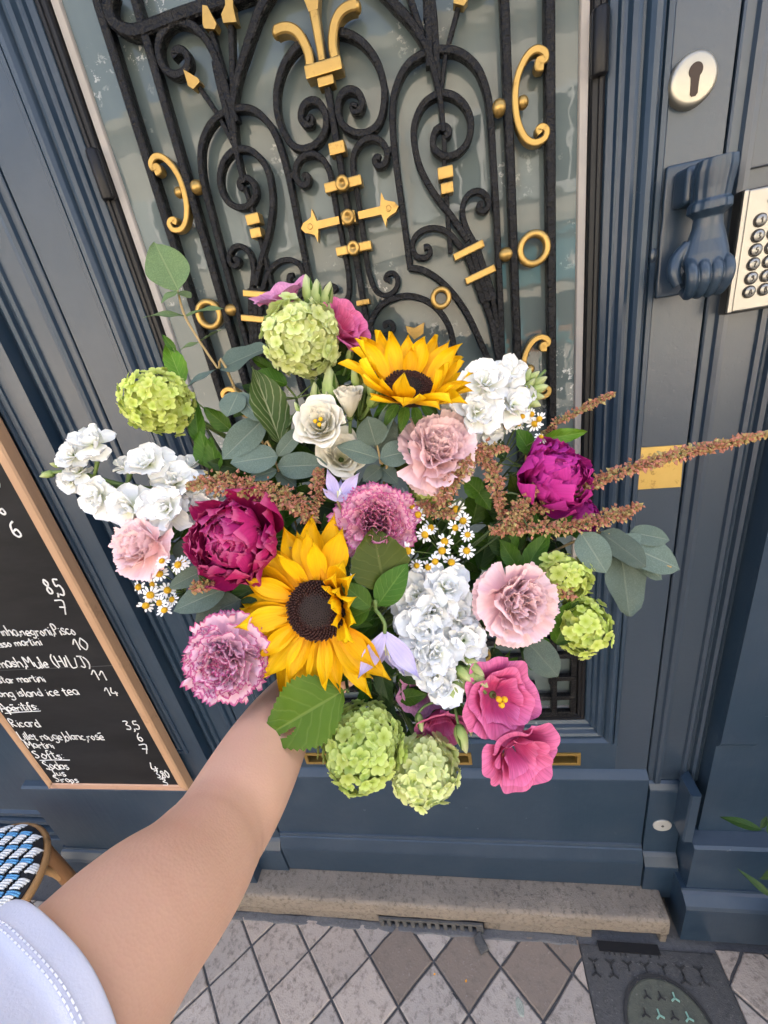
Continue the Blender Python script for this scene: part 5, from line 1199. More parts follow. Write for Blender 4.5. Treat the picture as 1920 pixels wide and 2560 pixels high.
caE = carnation('blush carnation at the right beside the lime viburnums', F(1112, 1300, .40), vdir(.15, 0, 1), px(96, .40), PALE, 45, .035, .68, None, .05)
# ---- white stock
STP = [pmesh('petal', STOK, L=1, Wd=w_, nv=6, nu=4, shape=SH_OBO, cup=c, bend=b, ruf=f, rf=1.6, notch=nn, seed=s) for s, w_, c, b, f, nn in ((1, 1.0, .10, .05, .035, .06), (2, .9, .20, -.10, .04, .03), (3, 1.05, .05, .12, .045, .1), (4, .85, .22, .18, .04, .05))]
BUDM = {}
def bud_mesh(key, mat):
    if key not in BUDM:
        prof = [(.10, 0), (.22, .10), (.28, .28), (.25, .52), (.16, .78), (.06, .95), (.01, 1.0)]
        V, Fc = lathe(prof, 10, 'Y'); V = [(v[0] * (1 + .12 * math.cos(5 * math.atan2(v[2], v[0]))), v[1], v[2] * (1 + .12 * math.cos(5 * math.atan2(v[2], v[0])))) for v in V]
        BUDM[key] = mesh(V, Fc, mat, True, [(.5 + math.atan2(v[2], v[0]) / 6.3, v[1]) for v in V], 'bud')
    return BUDM[key]
def stock(label, axis, florets, buds, seed):
    """axis: list of copy-pixel points tip..base with depth; florets: (x, y, depth, size px)"""
    rnd = random.Random(seed); pts = [F(*p) for p in axis]
    t = thing('stock_spike', label, 'stock flower', GRP, loc=tuple(pts[-1])); Mi = t.matrix_basis.inverted(); sp_ = spline(pts, 8)
    part('stem', xf(tube(pts + [BP, BP - AX * .09], [.0016, .0024] + [.0030] * (len(pts))), Mi), STEM, t, True)
    for (x, y, dpt, s) in florets:
        c = F(x, y, dpt); near = min(sp_, key=lambda q: (q - c).length); out = (c - near)
        face = (out.normalized() * .5 + VIEW_BACK * .85 + VIEW_UP * .25 + Vector((rnd.uniform(-.2, .2), rnd.uniform(-.2, .2), rnd.uniform(-.2, .2)))).normalized()
        r = px(s, dpt) * 1.12; M = face.to_track_quat('Z', 'Y').to_matrix().to_4x4(); M.translation = c
        fl = part('floret', tube([(0, 0, .002), (0, 0, -.008), tuple((M.inverted() @ near))], [.0032, .0030, .0016], 6, 3), STEM, t, True, Mi @ M)
        for lay, (cnt, tl, sc) in enumerate(((5, .05, 1.12), (5, .42, .96), (4, .85, .70), (3, 1.2, .5))):
            for k in range(cnt):
                a = 2 * math.pi * (k + lay * .5 + rnd.uniform(-.25, .25)) / cnt
                link('petal', STP[rnd.randrange(4)], fl, LM4(a, tl + rnd.uniform(-.3, .3), r * .06, lay * .0008, r * sc * rnd.uniform(.85, 1.12), rnd.uniform(-.5, .5)))
    for (x, y, dpt, s, x2, y2) in buds:
        a, b = F(x, y, dpt + .004), F(x2, y2, dpt); d = b - a; link('bud', bud_mesh('stock', BUD), t, Mi @ look(a, d, VIEW_BACK) @ Matrix.Scale(d.length * .92, 4))
    return t
stock('white stock spike reaching out to the left over the chalkboard', ((92, 1022, .445), (160, 1020, .44), (250, 1045, .44), (340, 1060, .445), (440, 1085, .455)),
      ((205, 960, .425, 40), (160, 985, .43, 30), (172, 1020, .435, 26), (215, 1072, .43, 40), (155, 1040, .44, 24), (322, 1003, .425, 46), (277, 1010, .44, 26), (283, 1095, .43, 42), (240, 1085, .44, 30), (378, 1045, .43, 44), (362, 1098, .425, 46), (420, 1060, .44, 38), (440, 1095, .435, 34), (400, 1015, .45, 34), (465, 1078, .45, 30)),
      ((118, 1022, .44, 1, 82, 1030), (130, 1008, .44, 1, 105, 1000), (150, 1030, .44, 1, 118, 1040), (160, 1010, .44, 1, 140, 995), (195, 1040, .435, 1, 180, 1055)), 51)
stock('white stock spike at the upper right beside the sunflower', ((1178, 800, .45), (1130, 850, .45), (1080, 890, .455), (1040, 930, .465)),
      ((1045, 832, .425, 46), (1095, 808, .435, 38), (1030, 892, .425, 46), (1108, 878, .43, 40), (1070, 862, .445, 34), (1000, 880, .44, 34), (1050, 930, .445, 34), (1010, 915, .44, 34), (1125, 850, .445, 30)),
      ((1130, 830, .44, 1, 1148, 792), (1140, 822, .44, 1, 1168, 800), (1148, 835, .44, 1, 1185, 812), (1145, 845, .44, 1, 1188, 832), (1140, 855, .44, 1, 1180, 858), (1135, 840, .435, 1, 1158, 815), (1128, 862, .44, 1, 1172, 878), (1122, 870, .44, 1, 1150, 892)), 52)
stock('white stock spike running down beside the clematis at the bottom', ((1050, 1498, .40), (1000, 1440, .405), (965, 1360, .415), (940, 1290, .43)),
      ((905, 1290, .42, 48), (960, 1268, .42, 48), (890, 1330, .42, 38), (985, 1330, .415, 44), (920, 1360, .405, 50), (1000, 1385, .405, 44), (900, 1410, .40, 42), (945, 1410, .395, 44), (940, 1455, .395, 40), (960, 1485, .395, 36), (1015, 1410, .41, 34), (935, 1320, .405, 44)),
      ((1000, 1440, .395, 1, 1035, 1490), (990, 1450, .395, 1, 1015, 1505), (1010, 1430, .395, 1, 1050, 1465), (980, 1470, .39, 1, 1000, 1512), (970, 1480, .39, 1, 985, 1518), (1015, 1450, .395, 1, 1058, 1488), (1000, 1425, .395, 1, 1035, 1430), (985, 1440, .39, 1, 1020, 1475)), 53)

# ---- lisianthus
def cup_petal(span, r0, r1, h, roll, ruf, seed, nv=11, nu=8):
    """petal wrapped round the flower's axis like the wall of a cup, its rim rolled outward"""
    rn = random.Random(seed); p1, p2 = rn.uniform(0, 6), rn.uniform(0, 6); V, UV, Fc = [], [], []; c = 2 * nu + 1
    for i in range(nv + 1):
        v = i / nv; k = max(0, (v - .55) / .45)
        for j in range(c):
            u = (j - nu) / nu; wv = span * (.45 + .55 * math.sin(min(1, v * 1.25) * math.pi / 2)) * (1 - .10 * k * k)
            rad = r0 + (r1 - r0) * math.sin(v * math.pi / 2) ** .9 + roll * k * k * (1 - .3 * u * u) + ruf * v * v * (math.sin(u * 3.6 + p1) + .5 * math.sin(u * 7.3 + p2))
            rad -= .05 * r1 * u * (1 if seed % 2 else -1) * v                         # one edge tucks under its neighbour
            z = h * (v - .16 * v ** 3 * abs(u) ** 2.6) - roll * .55 * k ** 2 + ruf * .7 * v * v * math.sin(u * 4.4 + p2)
            t_ = u * wv; V.append((rad * math.sin(t_), rad * math.cos(t_), z)); UV.append(((u + 1) / 2, v))
    for i in range(nv):
        for j in range(2 * nu): Fc.append((i * c + j, i * c + j + 1, (i + 1) * c + j + 1, (i + 1) * c + j))
    return V, Fc, UV
def lisi(label, pos, face, r, mat, seed, layers, stamens=False):
    """layers: (count, outer radius, height, rim roll, half span)"""
    rnd = random.Random(seed); t = flower('lisianthus', label, 'lisianthus', GRP, pos, face, rnd.uniform(0, 6))
    for lay, (c, r1, h, roll, span) in enumerate(layers):
        ms = []
        for k in range(2):
            v, f, uv = cup_petal(span, .10, r1, h, roll, .045 + .045 * r1, seed * 31 + lay * 7 + k); ms.append(mesh(v, f, mat, True, uv, 'petal'))
        for k in range(c):
            a = 2 * math.pi * (k + lay * .5 + rnd.uniform(-.10, .10)) / c
            link('petal', ms[k % 2], t, Matrix.Rotation(a, 4, 'Z') @ Matrix.Translation((0, 0, -r * .45)) @ Matrix.Rotation(rnd.uniform(-.07, .07), 4, 'X') @ Matrix.Diagonal((r, r, r * rnd.uniform(.92, 1.08), 1)))
    if stamens:
        part('stamens', join(*[ico(.0022 if mat is LISW else .0029, (.0033 * math.cos(a), .0033 * math.sin(a), r * .02 + .003), 2, (1, 1, 1.2)) for a in (0, 2.1, 4.2)]), CHAY, t, True)
        part('pistil', tube([(0, 0, -r * .4), (0, 0, r * .04)], .0018, 6), STEM, t, True)
    part('calyx', lathe([(.0028, -r * .40), (.0040, -r * .5), (.0030, -r * .62)], 8), STEM, t, True)
    stem(t, pos - (t.matrix_basis.to_3x3() @ Vector((0, 0, r * .55))), .0018, STEM); return t
lisi('open cream lisianthus in the middle with golden heart', F(690, 914, .415), vdir(-.12, .22, 1), px(58, .415), LISW, 61, ((5, .84, .74, .18, .85), (4, .70, .80, .10, 1.05), (4, .56, .82, .06, 1.15), (3, .43, .80, .04, 1.3), (3, .31, .74, .03, 1.4)), True)
lisi('half open cream lisianthus right of the other cream one', F(755, 880, .425), vdir(.02, .75, .75), px(50, .425), LISW, 62, ((3, .52, 1.35, .10, 1.3), (3, .42, 1.36, .05, 1.5), (3, .28, 1.28, .02, 1.7)))
lisi('pale cream lisianthus in shade below the open cream one', F(738, 985, .445), vdir(.15, .25, 1), px(54, .445), LISW, 63, ((4, .80, 1.00, .26, 1.05), (4, .66, 1.00, .16, 1.15), (3, .48, .96, .10, 1.3), (3, .32, .86, .05, 1.5)))
lisi('mauve lisianthus at the very top beside green buds', F(612, 648, .445), vdir(-.30, .70, .65), px(62, .445), LISL, 64, ((5, .74, .95, .30, .85), (4, .58, .92, .16, 1.0), (3, .42, .80, .10, 1.2)))
lisi('deep pink lisianthus right of the top viburnum', F(738, 712, .44), vdir(.55, .30, .8), px(58, .44), LISP, 65, ((4, .80, 1.00, .26, 1.05), (4, .66, 1.00, .16, 1.15), (3, .48, .96, .10, 1.3), (3, .32, .86, .05, 1.5)))
lisi('wide open pink lisianthus with yellow heart at the lower right', F(1080, 1512, .395), vdir(.18, .12, 1), px(84, .395), LISP, 66, ((5, .86, .60, .22, .78), (4, .70, .66, .14, .95), (4, .52, .62, .10, .9)), True)
lisi('pink bell shaped lisianthus lowest at the right', F(1118, 1625, .395), vdir(.18, -.25, .95), px(84, .395), LISP, 67, ((5, .80, .88, .26, .80), (4, .60, .84, .14, 1.0), (3, .40, .74, .10, 1.2)))
lisi('dusky pink lisianthus behind the white stock at the bottom', F(952, 1560, .425), vdir(.0, -.5, .8), px(62, .425), LISP, 68, ((5, .74, .95, .30, .85), (4, .58, .92, .16, 1.0), (3, .42, .80, .10, 1.2)))
lisi('salmon pink lisianthus tucked under the clematis', F(905, 1500, .43), vdir(-.1, .1, 1), px(46, .43), LISL, 69, ((5, .84, .62, .24, .80), (4, .68, .62, .14, .95), (3, .50, .55, .08, 1.0)))
def buds(label, lst, seed, origin):
    t = thing('lisianthus_buds', label, 'flower buds', GRP, loc=tuple(origin)); Mi = t.matrix_basis.inverted()
    for (x, y, x2, y2, d) in lst:
        a, b = F(x, y, d), F(x2, y2, d - .004); v = b - a
        link('bud', bud_mesh('lisi', BUD), t, Mi @ look(a, v, VIEW_BACK) @ Matrix.Diagonal((v.length * .82, v.length, v.length * .82, 1)))
        for k in range(3):
            M = look(a, v, VIEW_BACK) @ Matrix.Rotation(k * 2.1 + .6, 4, 'Y') @ Matrix.Translation((0, 0, v.length * .16)) @ Matrix.Rotation(.12, 4, 'X')
            link('sepal', leafmesh('budsep', LEAF, L=1, Wd=.13, nv=4, nu=1, shape=SH_LANCE, fold=.2, curl=.0, seed=5), t, Mi @ M @ Matrix.Scale(v.length * .85, 4))
        part('stalk', xf(tube([a, a * .7 + origin * .3 - v * .25, origin], .0014, 6, 4), Mi), STEM, t, True)
    part('stem', xf(tube([origin, origin * .5 + BP * .5 + AX * .02, BP], .0018, 6), Mi), STEM, t, True)
    return t
buds('cluster of pale green lisianthus buds at the very top', ((672, 660, 660, 592, .435), (686, 665, 684, 602, .43), (700, 668, 714, 608, .43), (676, 672, 672, 640, .425)), 1, F(690, 720, .45))
buds('green lisianthus buds beside the half open cream lisianthus', ((715, 872, 711, 790, .43), (683, 880, 679, 825, .43), (708, 880, 705, 845, .425), (648, 892, 636, 868, .42), (698, 878, 692, 848, .435)), 2, F(712, 905, .45))
buds('upright lisianthus buds left of the upper sunflower', ((772, 838, 764, 785, .425), (782, 835, 785, 790, .43), (802, 858, 812, 795, .42), (798, 880, 825, 822, .425), (788, 850, 790, 812, .43)), 3, F(775, 905, .45))
buds('hanging green lisianthus buds beside the pink lisianthus at the bottom', ((990, 1565, 1008, 1628, .395), (1012, 1550, 1018, 1590, .40), (903, 1540, 912, 1582, .415)), 4, F(985, 1510, .42))
buds('single pale bud beside the deep pink lisianthus near the top', ((752, 780, 760, 745, .435),), 5, F(740, 815, .45))

# ---- clematis
CLP = [pmesh('petal', CLEM, L=1, Wd=.36, nv=8, nu=4, shape=SH_RAY, cup=c, bend=b, ruf=.06, rf=1.4, ridge=.02, seed=s, tipcurl=-.1) for s, c, b in ((1, .2, .06), (2, .1, .14), (3, .3, .0))]
def clematis(label, base, tips, seed, dep):
    rnd = random.Random(seed); c = F(*base); t = thing('clematis', label, 'clematis', GRP, loc=tuple(c)); Mi = t.matrix_basis.inverted()
    for k, (x, y, d) in enumerate(tips):
        tp = F(x, y, d); v = tp - c; add_leaf(t, CLP[k % 3], c, tp, VIEW_BACK + VIEW_RT * rnd.uniform(-.3, .3), name='petal')
    ctr = sum((F(*q) for q in tips), Vector()) / len(tips); ax = (ctr - c).normalized(); L = (ctr - c).length * .62
    for k in range(14):
        e = c + ax * L * rnd.uniform(.75, 1.0) + Vector((rnd.uniform(-1, 1), rnd.uniform(-1, 1), rnd.uniform(-1, 1))) * L * .22
        part('stamen', xf(tube([c + ax * .002, (c + e) / 2, e], [.0006, .0006, .0009], 4, 2), Mi), THREAD if k % 2 else LISW, t, True)
    return t, c, Mi
t, c, Mi = clematis('lilac clematis star opening upward in the centre', (729, 1082, .425), ((708, 1010, .42), (780, 1018, .42), (695, 1052, .415), (757, 1065, .41), (735, 1040, .44)), 71, .42)
part('stem', xf(tube([c, F(740, 1110, .43), F(752, 1160, .45), BP], .0016, 6), Mi), STEMB, t, True)
t, c, Mi = clematis('nodding lilac clematis beside the large sunflower', (831, 1368, .39), ((775, 1465, .385), (908, 1462, .385), (845, 1440, .41), (805, 1450, .40), (872, 1450, .40)), 72, .39)
part('stem', xf(tube([c, F(830, 1345, .39), F(812, 1318, .395), F(800, 1310, .41), BP], .0019, 6), Mi), STEM, t, True)
LSM = leafmesh('clem', LEAF, L=1, Wd=.62, nv=9, nu=4, shape=SH_OVATE, fold=.28, curl=.10, wave=.02, seed=9)
for b, tp in (((800, 1312, .392), (738, 1258, .385)), ((815, 1308, .395), (880, 1218, .39)), ((798, 1318, .395), (735, 1345, .40))): add_leaf(t, LSM, F(*b), F(*tp), VIEW_BACK + VIEW_UP * .3)

# ---- chamomile
def cham_head(t, Mi, pos, face, r, rnd):
    M = face.to_track_quat('Z', 'Y').to_matrix().to_4x4(); M.translation = pos
    if 'chd' not in LEAFM:
        v, f = lathe([(.40, -.06), (.44, .06), (.36, .26), (.20, .38), (.01, .42)], 12); LEAFM['chd'] = mesh(v, f, CHAY, True, None, 'flower_head')
        LEAFM['chp'] = []
        for sd in range(4):
            rn = random.Random(sd); V, Fc, UV = [], [], []
            for k in range(12):
                if rn.random() < .1: continue
                a = 2 * math.pi * k / 12 + rn.uniform(-.1, .1); dr = rn.uniform(-.35, .12) - (.25 if sd == 3 else 0); ln = rn.uniform(.85, 1.1); b = len(V)
                for (x, y, v) in ((-.07, .34, 0), (.07, .34, 0), (-.15, .75, .6), (.15, .75, .6), (-.08, 1.0, 1), (.08, 1.0, 1)):
                    y *= ln; z = dr * (y - .34); V.append((x * math.cos(a) - y * math.sin(a), x * math.sin(a) + y * math.cos(a), z)); UV.append((x + .5, v))
                Fc += [(b, b + 1, b + 3, b + 2), (b + 2, b + 3, b + 5, b + 4)]
            LEAFM['chp'].append(mesh(V, Fc, CHAM, True, UV, 'petals'))
    h = link('flower_head', LEAFM['chd'], t, Mi @ M @ Matrix.Scale(r, 4)); link('petals', LEAFM['chp'][rnd.randrange(4)], h, Matrix.Rotation(rnd.uniform(0, 6), 4, 'Z'))
def chamomile(label, heads, hub, seed, r=19):
    rnd = random.Random(seed); hb = F(*hub); t = thing('chamomile_spray', label, 'chamomile', GRP, loc=tuple(hb)); Mi = t.matrix_basis.inverted()
    for (x, y, d) in heads:
        p = F(x, y, d); face = (vdir(rnd.uniform(-.5, .5), rnd.uniform(-.3, .6), 1)); cham_head(t, Mi, p, face, px(r, d) * rnd.uniform(.8, 1.1), rnd)
        part('stalk', xf(tube([p, p * .6 + hb * .4 + VIEW_BACK * -.006, hb], .0007, 5, 4), Mi), STEM, t, True)
    part('stem', xf(tube([hb, hb * .5 + BP * .5 + AX * .02, BP], .0013, 6), Mi), STEM, t, True); return t
chamomile('chamomile spray in the middle below the blush carnation', ((903, 1112, .425), (918, 1155, .41), (940, 1213, .405), (955, 1190, .415), (983, 1140, .42), (1010, 1155, .41), (1008, 1190, .415), (880, 1190, .405), (868, 1215, .41), (900, 1222, .415), (925, 1225, .415), (975, 1215, .42), (985, 1100, .43), (935, 1095, .44), (1000, 1125, .43), (960, 1170, .42), (930, 1140, .43), (890, 1095, .43)), (960, 1200, .47), 81)
chamomile('chamomile spray at the left hanging below the blush carnation', ((300, 1268, .42), (325, 1285, .415), (315, 1308, .415), (345, 1302, .41), (355, 1318, .41), (385, 1220, .405), (345, 1240, .41), (372, 1295, .42), (330, 1262, .42), (396, 1215, .41), (362, 1275, .42), (350, 1212, .40)), (400, 1280, .45), 82, 18)
chamomile('chamomile spray at the upper right behind the white stock', ((1128, 900, .43), (1148, 895, .435), (1165, 905, .435), (1168, 945, .43), (1095, 920, .44), (1155, 915, .44), (1118, 915, .445)), (1080, 1000, .47), 83, 17)
chamomile('lone chamomiles between the peony and carnation at the left', ((470, 1278, .425), (455, 1298, .43)), (520, 1290, .46), 84, 16)

# ---- brown dock / amaranth spikes
def dock(label, pts, rad, seed, dens=1.0, size=.0034):
    rad *= 1.45
    rnd = random.Random(seed); P = [F(*p) for p in pts]; sp_ = spline(P, 14); t = thing('dock_spike', label, 'dock spike', GRP, loc=tuple(P[-1])); Mi = t.matrix_basis.inverted(); L = sum((sp_[i + 1] - sp_[i]).length for i in range(len(sp_) - 1))
    part('stem', xf(tube(P + [BP], [.0008] + [.0011] * len(P)), Mi), STEMD, t, True)
    V, Fc, mi = [], [], []; n = int(L / .0021 * 14 * dens)
    for k in range(n):
        f = (k + rnd.random()) / n * (len(sp_) - 1); i = min(int(f), len(sp_) - 2); c = sp_[i].lerp(sp_[i + 1], f - i); g = f / (len(sp_) - 1)
        whorl = .62 + .42 * math.sin(f * 3.1 + seed + .8 * math.sin(f * 1.3)); rr = rad * min(1, .35 + g * 3.2) * min(1.0, .45 + (1 - g) * 2.5) * whorl
        d = Vector((rnd.gauss(0, 1), rnd.gauss(0, 1), rnd.gauss(0, 1))).normalized(); tt = (sp_[i + 1] - sp_[i]).normalized(); d = (d - tt * d.dot(tt) * .7).normalized()
        c = c + d * rr * rnd.uniform(.45, 1.05); s = size * rnd.uniform(.6, 1.25); a = (d + tt * rnd.uniform(-.6, .3) + Vector((0, 0, -.3))).normalized(); b = a.orthogonal().normalized(); q = a.cross(b); m = rnd.choices((0, 1, 2, 3), (4, 3, 3, 2))[0]
        o = len(V); V += [c - a * s * .5, c + b * s * .55, c - b * s * .28 + q * s * .48, c - b * s * .28 - q * s * .48, c + a * s * .9]
        Fc += [(o, o + 2, o + 1), (o, o + 3, o + 2), (o, o + 1, o + 3), (o + 1, o + 2, o + 4), (o + 2, o + 3, o + 4), (o + 3, o + 1, o + 4)]; mi += [m] * 6
    tag(link('seed_clusters', mesh([Mi @ v for v in V], Fc, DOCK, False, None, 'seeds', mi), t), kind='stuff'); return t
dock('long reddish dock spike reaching far right past the brass plate', ((1662, 936, .43), (1560, 960, .43), (1450, 985, .43), (1340, 1020, .425), (1230, 1070, .42), (1120, 1120, .425), (1060, 1150, .44)), .0056, 91)
dock('brown dock spike pointing right below the magenta peony', ((1384, 1092, .42), (1330, 1112, .42), (1250, 1135, .415), (1150, 1140, .415), (1060, 1145, .43)), .0062, 92)
dock('short dock spike rising in front of the magenta peony', ((1155, 1048, .41), (1130, 1085, .41), (1105, 1125, .415), (1080, 1155, .43)), .0062, 93)
dock('arching brown dock spike over the blush carnation at the right', ((1095, 968, .42), (1040, 975, .415), (1060, 1010, .415), (1075, 1060, .415), (1085, 1120, .43)), .0070, 94)
dock('drooping dock spike right of the middle blush carnation', ((1040, 975, .415), (1005, 1005, .41), (980, 1040, .412), (955, 1075, .415), (960, 1110, .44)), .0066, 95)
dock('thick reddish dock spike arching over the crimson peony', ((408, 1050, .415), (470, 1042, .41), (540, 1050, .405), (600, 1070, .405), (650, 1095, .41), (680, 1130, .43)), .0090, 96, 1.2)
dock('upright dock spike between the peony and the clematis', ((686, 1012, .425), (692, 1045, .425), (680, 1085, .425), (665, 1115, .43)), .0064, 97)
dock('thin dock spike at the upper right over the door moulding', ((1326, 850, .45), (1290, 868, .45), (1250, 888, .45), (1205, 912, .455), (1150, 960, .47)), .0036, 98, .6, .0030)
dock('small dock tip showing between peony and sunflower', ((640, 1190, .42), (610, 1205, .42), (590, 1230, .43)), .0060, 99)
dock('small dock spike crossing the upper lime viburnum at the right', ((1240, 1290, .41), (1205, 1270, .41), (1170, 1255, .42)), .0046, 100)
dock('small dock tip on the dark eucalyptus leaf at the left', ((415, 1275, .405), (440, 1262, .405), (465, 1262, .415)), .0050, 101)
dock('dock tip above the right side of the large sunflower', ((905, 1085, .43), (940, 1105, .425), (985, 1110, .43)), .0050, 102)

# ---- eucalyptus and other foliage
EUM = {k: [leafmesh('euc%s%d' % (k, s), m, L=1, Wd=w_, nv=9, nu=4, shape=SH_ROUND, fold=.14, curl=c, wave=.05, seed=s) for s, w_, c in ((1, .66, .06), (2, .80, .02), (3, .56, .10))] for k, m in (('g', EUC), ('d', EUCD))}
EUM['f'] = [leafmesh('eucf%d' % s, EUCG, L=1, Wd=w_, nv=11, nu=4, shape=SH_OVATE, fold=.16, curl=c, wave=.04, seed=s) for s, w_, c in ((1, .70, .06), (2, .80, .02), (3, .62, .10))]
def euc(label, stempts, leaves, seed, sm=None):
    """leaves: (base x, y, depth, tip x, y, depth, kind, sx)"""
    rnd = random.Random(seed); P = [F(*p) for p in stempts]; t = thing('eucalyptus_sprig', label, 'eucalyptus', 'foliage in the bouquet', loc=tuple(P[-1])); Mi = t.matrix_basis.inverted()
    part('stem', xf(tube(P + [BP], [.0009] + [.0014] * len(P), 6), Mi), sm or STEMB, t, True)
    for k, q in enumerate(leaves):
        a, b = F(*q[:3]), F(*q[3:6]); up = VIEW_BACK + VIEW_RT * rnd.uniform(-.35, .35) + VIEW_UP * rnd.uniform(-.1, .5)
        if len(q) > 8: up = VIEW_BACK * q[8][2] + VIEW_RT * q[8][0] + VIEW_UP * q[8][1]
        add_leaf(t, EUM[q[6]][rnd.randrange(3)], a, b, up, None, 'leaf', q[7] if len(q) > 7 else 1.0)
    return t
euc('tall eucalyptus sprig rising at the upper left in front of the glass', ((384, 628, .45), (398, 680, .45), (430, 735, .445), (470, 795, .445), (512, 850, .45)),
    ((385, 628, .45, 333, 522, .45, 'f', 1.05), (385, 628, .45, 345, 650, .44, 'f', 1.0, (0, .7, .7)), (388, 630, .45, 412, 640, .445, 'f', 1.5, (0, .75, .7)), (400, 683, .45, 308, 676, .44, 'f', .62, (.1, .75, .7)), (402, 683, .45, 478, 657, .44, 'f', .7, (.2, .75, .7)), (432, 740, .445, 385, 752, .44, 'f', .8, (0, .75, .7)), (432, 738, .445, 476, 712, .44, 'f', .62, (.1, .9, .5)), (470, 797, .445, 388, 838, .435, 'g', .75, (-.2, .8, .6)), (473, 797, .445, 578, 748, .435, 'g', .82, (-.3, .5, .8))), 111)
euc('large grey eucalyptus leaves left of the cream lisianthus', ((510, 852, .44), (535, 900, .44), (570, 960, .445), (600, 1010, .45)),
    ((512, 850, .44, 560, 905, .43, 'g', .9), (515, 848, .44, 490, 900, .43, 'g', 1.2), (570, 905, .44, 480, 990, .425, 'g', .80), (600, 985, .44, 652, 922, .425, 'g', .75), (600, 985, .44, 497, 1000, .425, 'g', .85), (600, 1008, .44, 702, 1003, .425, 'g', .95), (598, 1015, .445, 535, 1035, .43, 'g', .8), (600, 1020, .45, 640, 1050, .44, 'd', .8), (540, 900, .45, 580, 850, .44, 'g', .6)), 112)
euc('grey eucalyptus leaves in the centre under the upper sunflower', ((815, 962, .43), (822, 1000, .435), (828, 1050, .45)),
    ((812, 962, .43, 855, 855, .42, 'g', .62), (812, 962, .43, 793, 900, .415, 'g', 1.3), (818, 990, .43, 730, 962, .415, 'g', .85), (820, 990, .43, 905, 968, .42, 'g', .85), (822, 1010, .435, 785, 1040, .425, 'd', .9), (824, 1010, .44, 860, 1045, .43, 'd', .85), (815, 975, .44, 850, 905, .43, 'd', .9), (824, 1020, .45, 770, 1070, .445, 'd', .8)), 113)
euc('dusty eucalyptus sprig with big round leaves at the right edge', ((1450, 1225, .42), (1380, 1205, .425), (1310, 1195, .43), (1240, 1170, .44)),
    ((1255, 1150, .42, 1312, 1238, .41, 'g', 1.25), (1298, 1150, .425, 1400, 1222, .41, 'd', 1.0), (1330, 1170, .425, 1478, 1226, .415, 'g', 1.0), (1360, 1150, .43, 1450, 1165, .42, 'g', 1.05), (1340, 1190, .425, 1362, 1332, .42, 'd', .95), (1310, 1190, .435, 1330, 1250, .43, 'd', .9), (1270, 1180, .44, 1250, 1245, .43, 'd', .8), (1340, 1175, .43, 1440, 1250, .425, 'g', .85)), 114)
euc('dark eucalyptus leaf hanging in front of the lower iron lattice', ((1135, 1385, .42), (1120, 1370, .43), (1080, 1350, .45)), ((1138, 1385, .42, 1208, 1462, .41, 'd', 1.15, (.1, .2, 1)),), 115)
euc('dark eucalyptus leaves at the left under the crimson peony', ((440, 1240, .425), (470, 1270, .43), (520, 1290, .45)), ((455, 1225, .425, 360, 1270, .415, 'g', .75), (490, 1270, .425, 372, 1318, .41, 'g', .8), (520, 1295, .43, 420, 1345, .42, 'd', .85), (540, 1300, .44, 440, 1365, .43, 'd', .8), (400, 1165, .43, 385, 1215, .425, 'd', 1.2)), 116)

GLM = {k: [leafmesh('gl%s%d' % (k, s), m, L=1, Wd=w_, nv=12, nu=5, shape=SH_OVATE, fold=.30, curl=c, wave=.065, ser=.035, seed=s) for s, w_, c in ((1, .66, .14), (2, .74, .05), (3, .56, .24))] for k, m in (('m', LEAF), ('d', LEAFD), ('o', LEAFO), ('y', LEAFY), ('h', HOST))}
def foliage(label, origin, leaves, seed, name='leafy_stem', cat='foliage'):
    rnd = random.Random(seed); c = F(*origin); t = thing(name, label, cat, 'foliage in the bouquet', loc=tuple(c)); Mi = t.matrix_basis.inverted()
    part('stem', xf(tube([c, c * .5 + BP * .5 + AX * .015, BP], .0016, 6), Mi), STEMD, t, True)
    for q in leaves:
        a, b = F(*q[:3]), F(*q[3:6]); up = VIEW_BACK + VIEW_RT * rnd.uniform(-.4, .4) + VIEW_UP * rnd.uniform(-.2, .5)
        if len(q) > 8: up = VIEW_BACK * q[8][2] + VIEW_RT * q[8][0] + VIEW_UP * q[8][1]
        add_leaf(t, GLM[q[6]][rnd.randrange(3)], a, b, up, None, 'leaf', q[7] if len(q) > 7 else 1.0)
        if (a - c).length > .006: part('petiole', xf(tube([a + (b - a).normalized() * .004, (a + c) / 2 - VIEW_BACK * .004, c], .0008, 5, 3), Mi), STEM, t, True)
    return t
v_, f_, u_ = leaf_grid(L=1, Wd=.70, nv=34, nu=14, shape=SH_OVATE, fold=.20, curl=.10, wave=.06, ser=.05, seed=4)
f_ = [q for q in f_ if not (((sum(u_[i][1] for i in q) / 4 - .73) / .11) ** 2 + (((sum(u_[i][0] for i in q) / 4) * 2 - 1 + .36 + .9 * (sum(u_[i][1] for i in q) / 4 - .73)) / .10) ** 2 < 1)]
GLM['t'] = [mesh(v_, f_, LEAFY, True, u_, 'leaf')] * 3
foliage('big bright green leaf with a torn hole over the wrist', (752, 1495, .395), ((742, 1492, .39, 560, 1598, .375, 't', 1.12, (-.15, .35, 1)),), 121)
foliage('large olive leaf between the rose carnation and sunflower', (845, 1290, .41), ((832, 1275, .40, 805, 1140, .395, 'o', 1.35, (.1, .1, 1)),), 122)
foliage('variegated green and cream leaf left of the cream lisianthus', (610, 960, .45), ((606, 958, .44, 548, 790, .42, 'h', .80, (.75, .1, .8)), (612, 930, .445, 680, 860, .43, 'h', .6, (-.5, .6, .6))), 123, 'hosta_leaf')
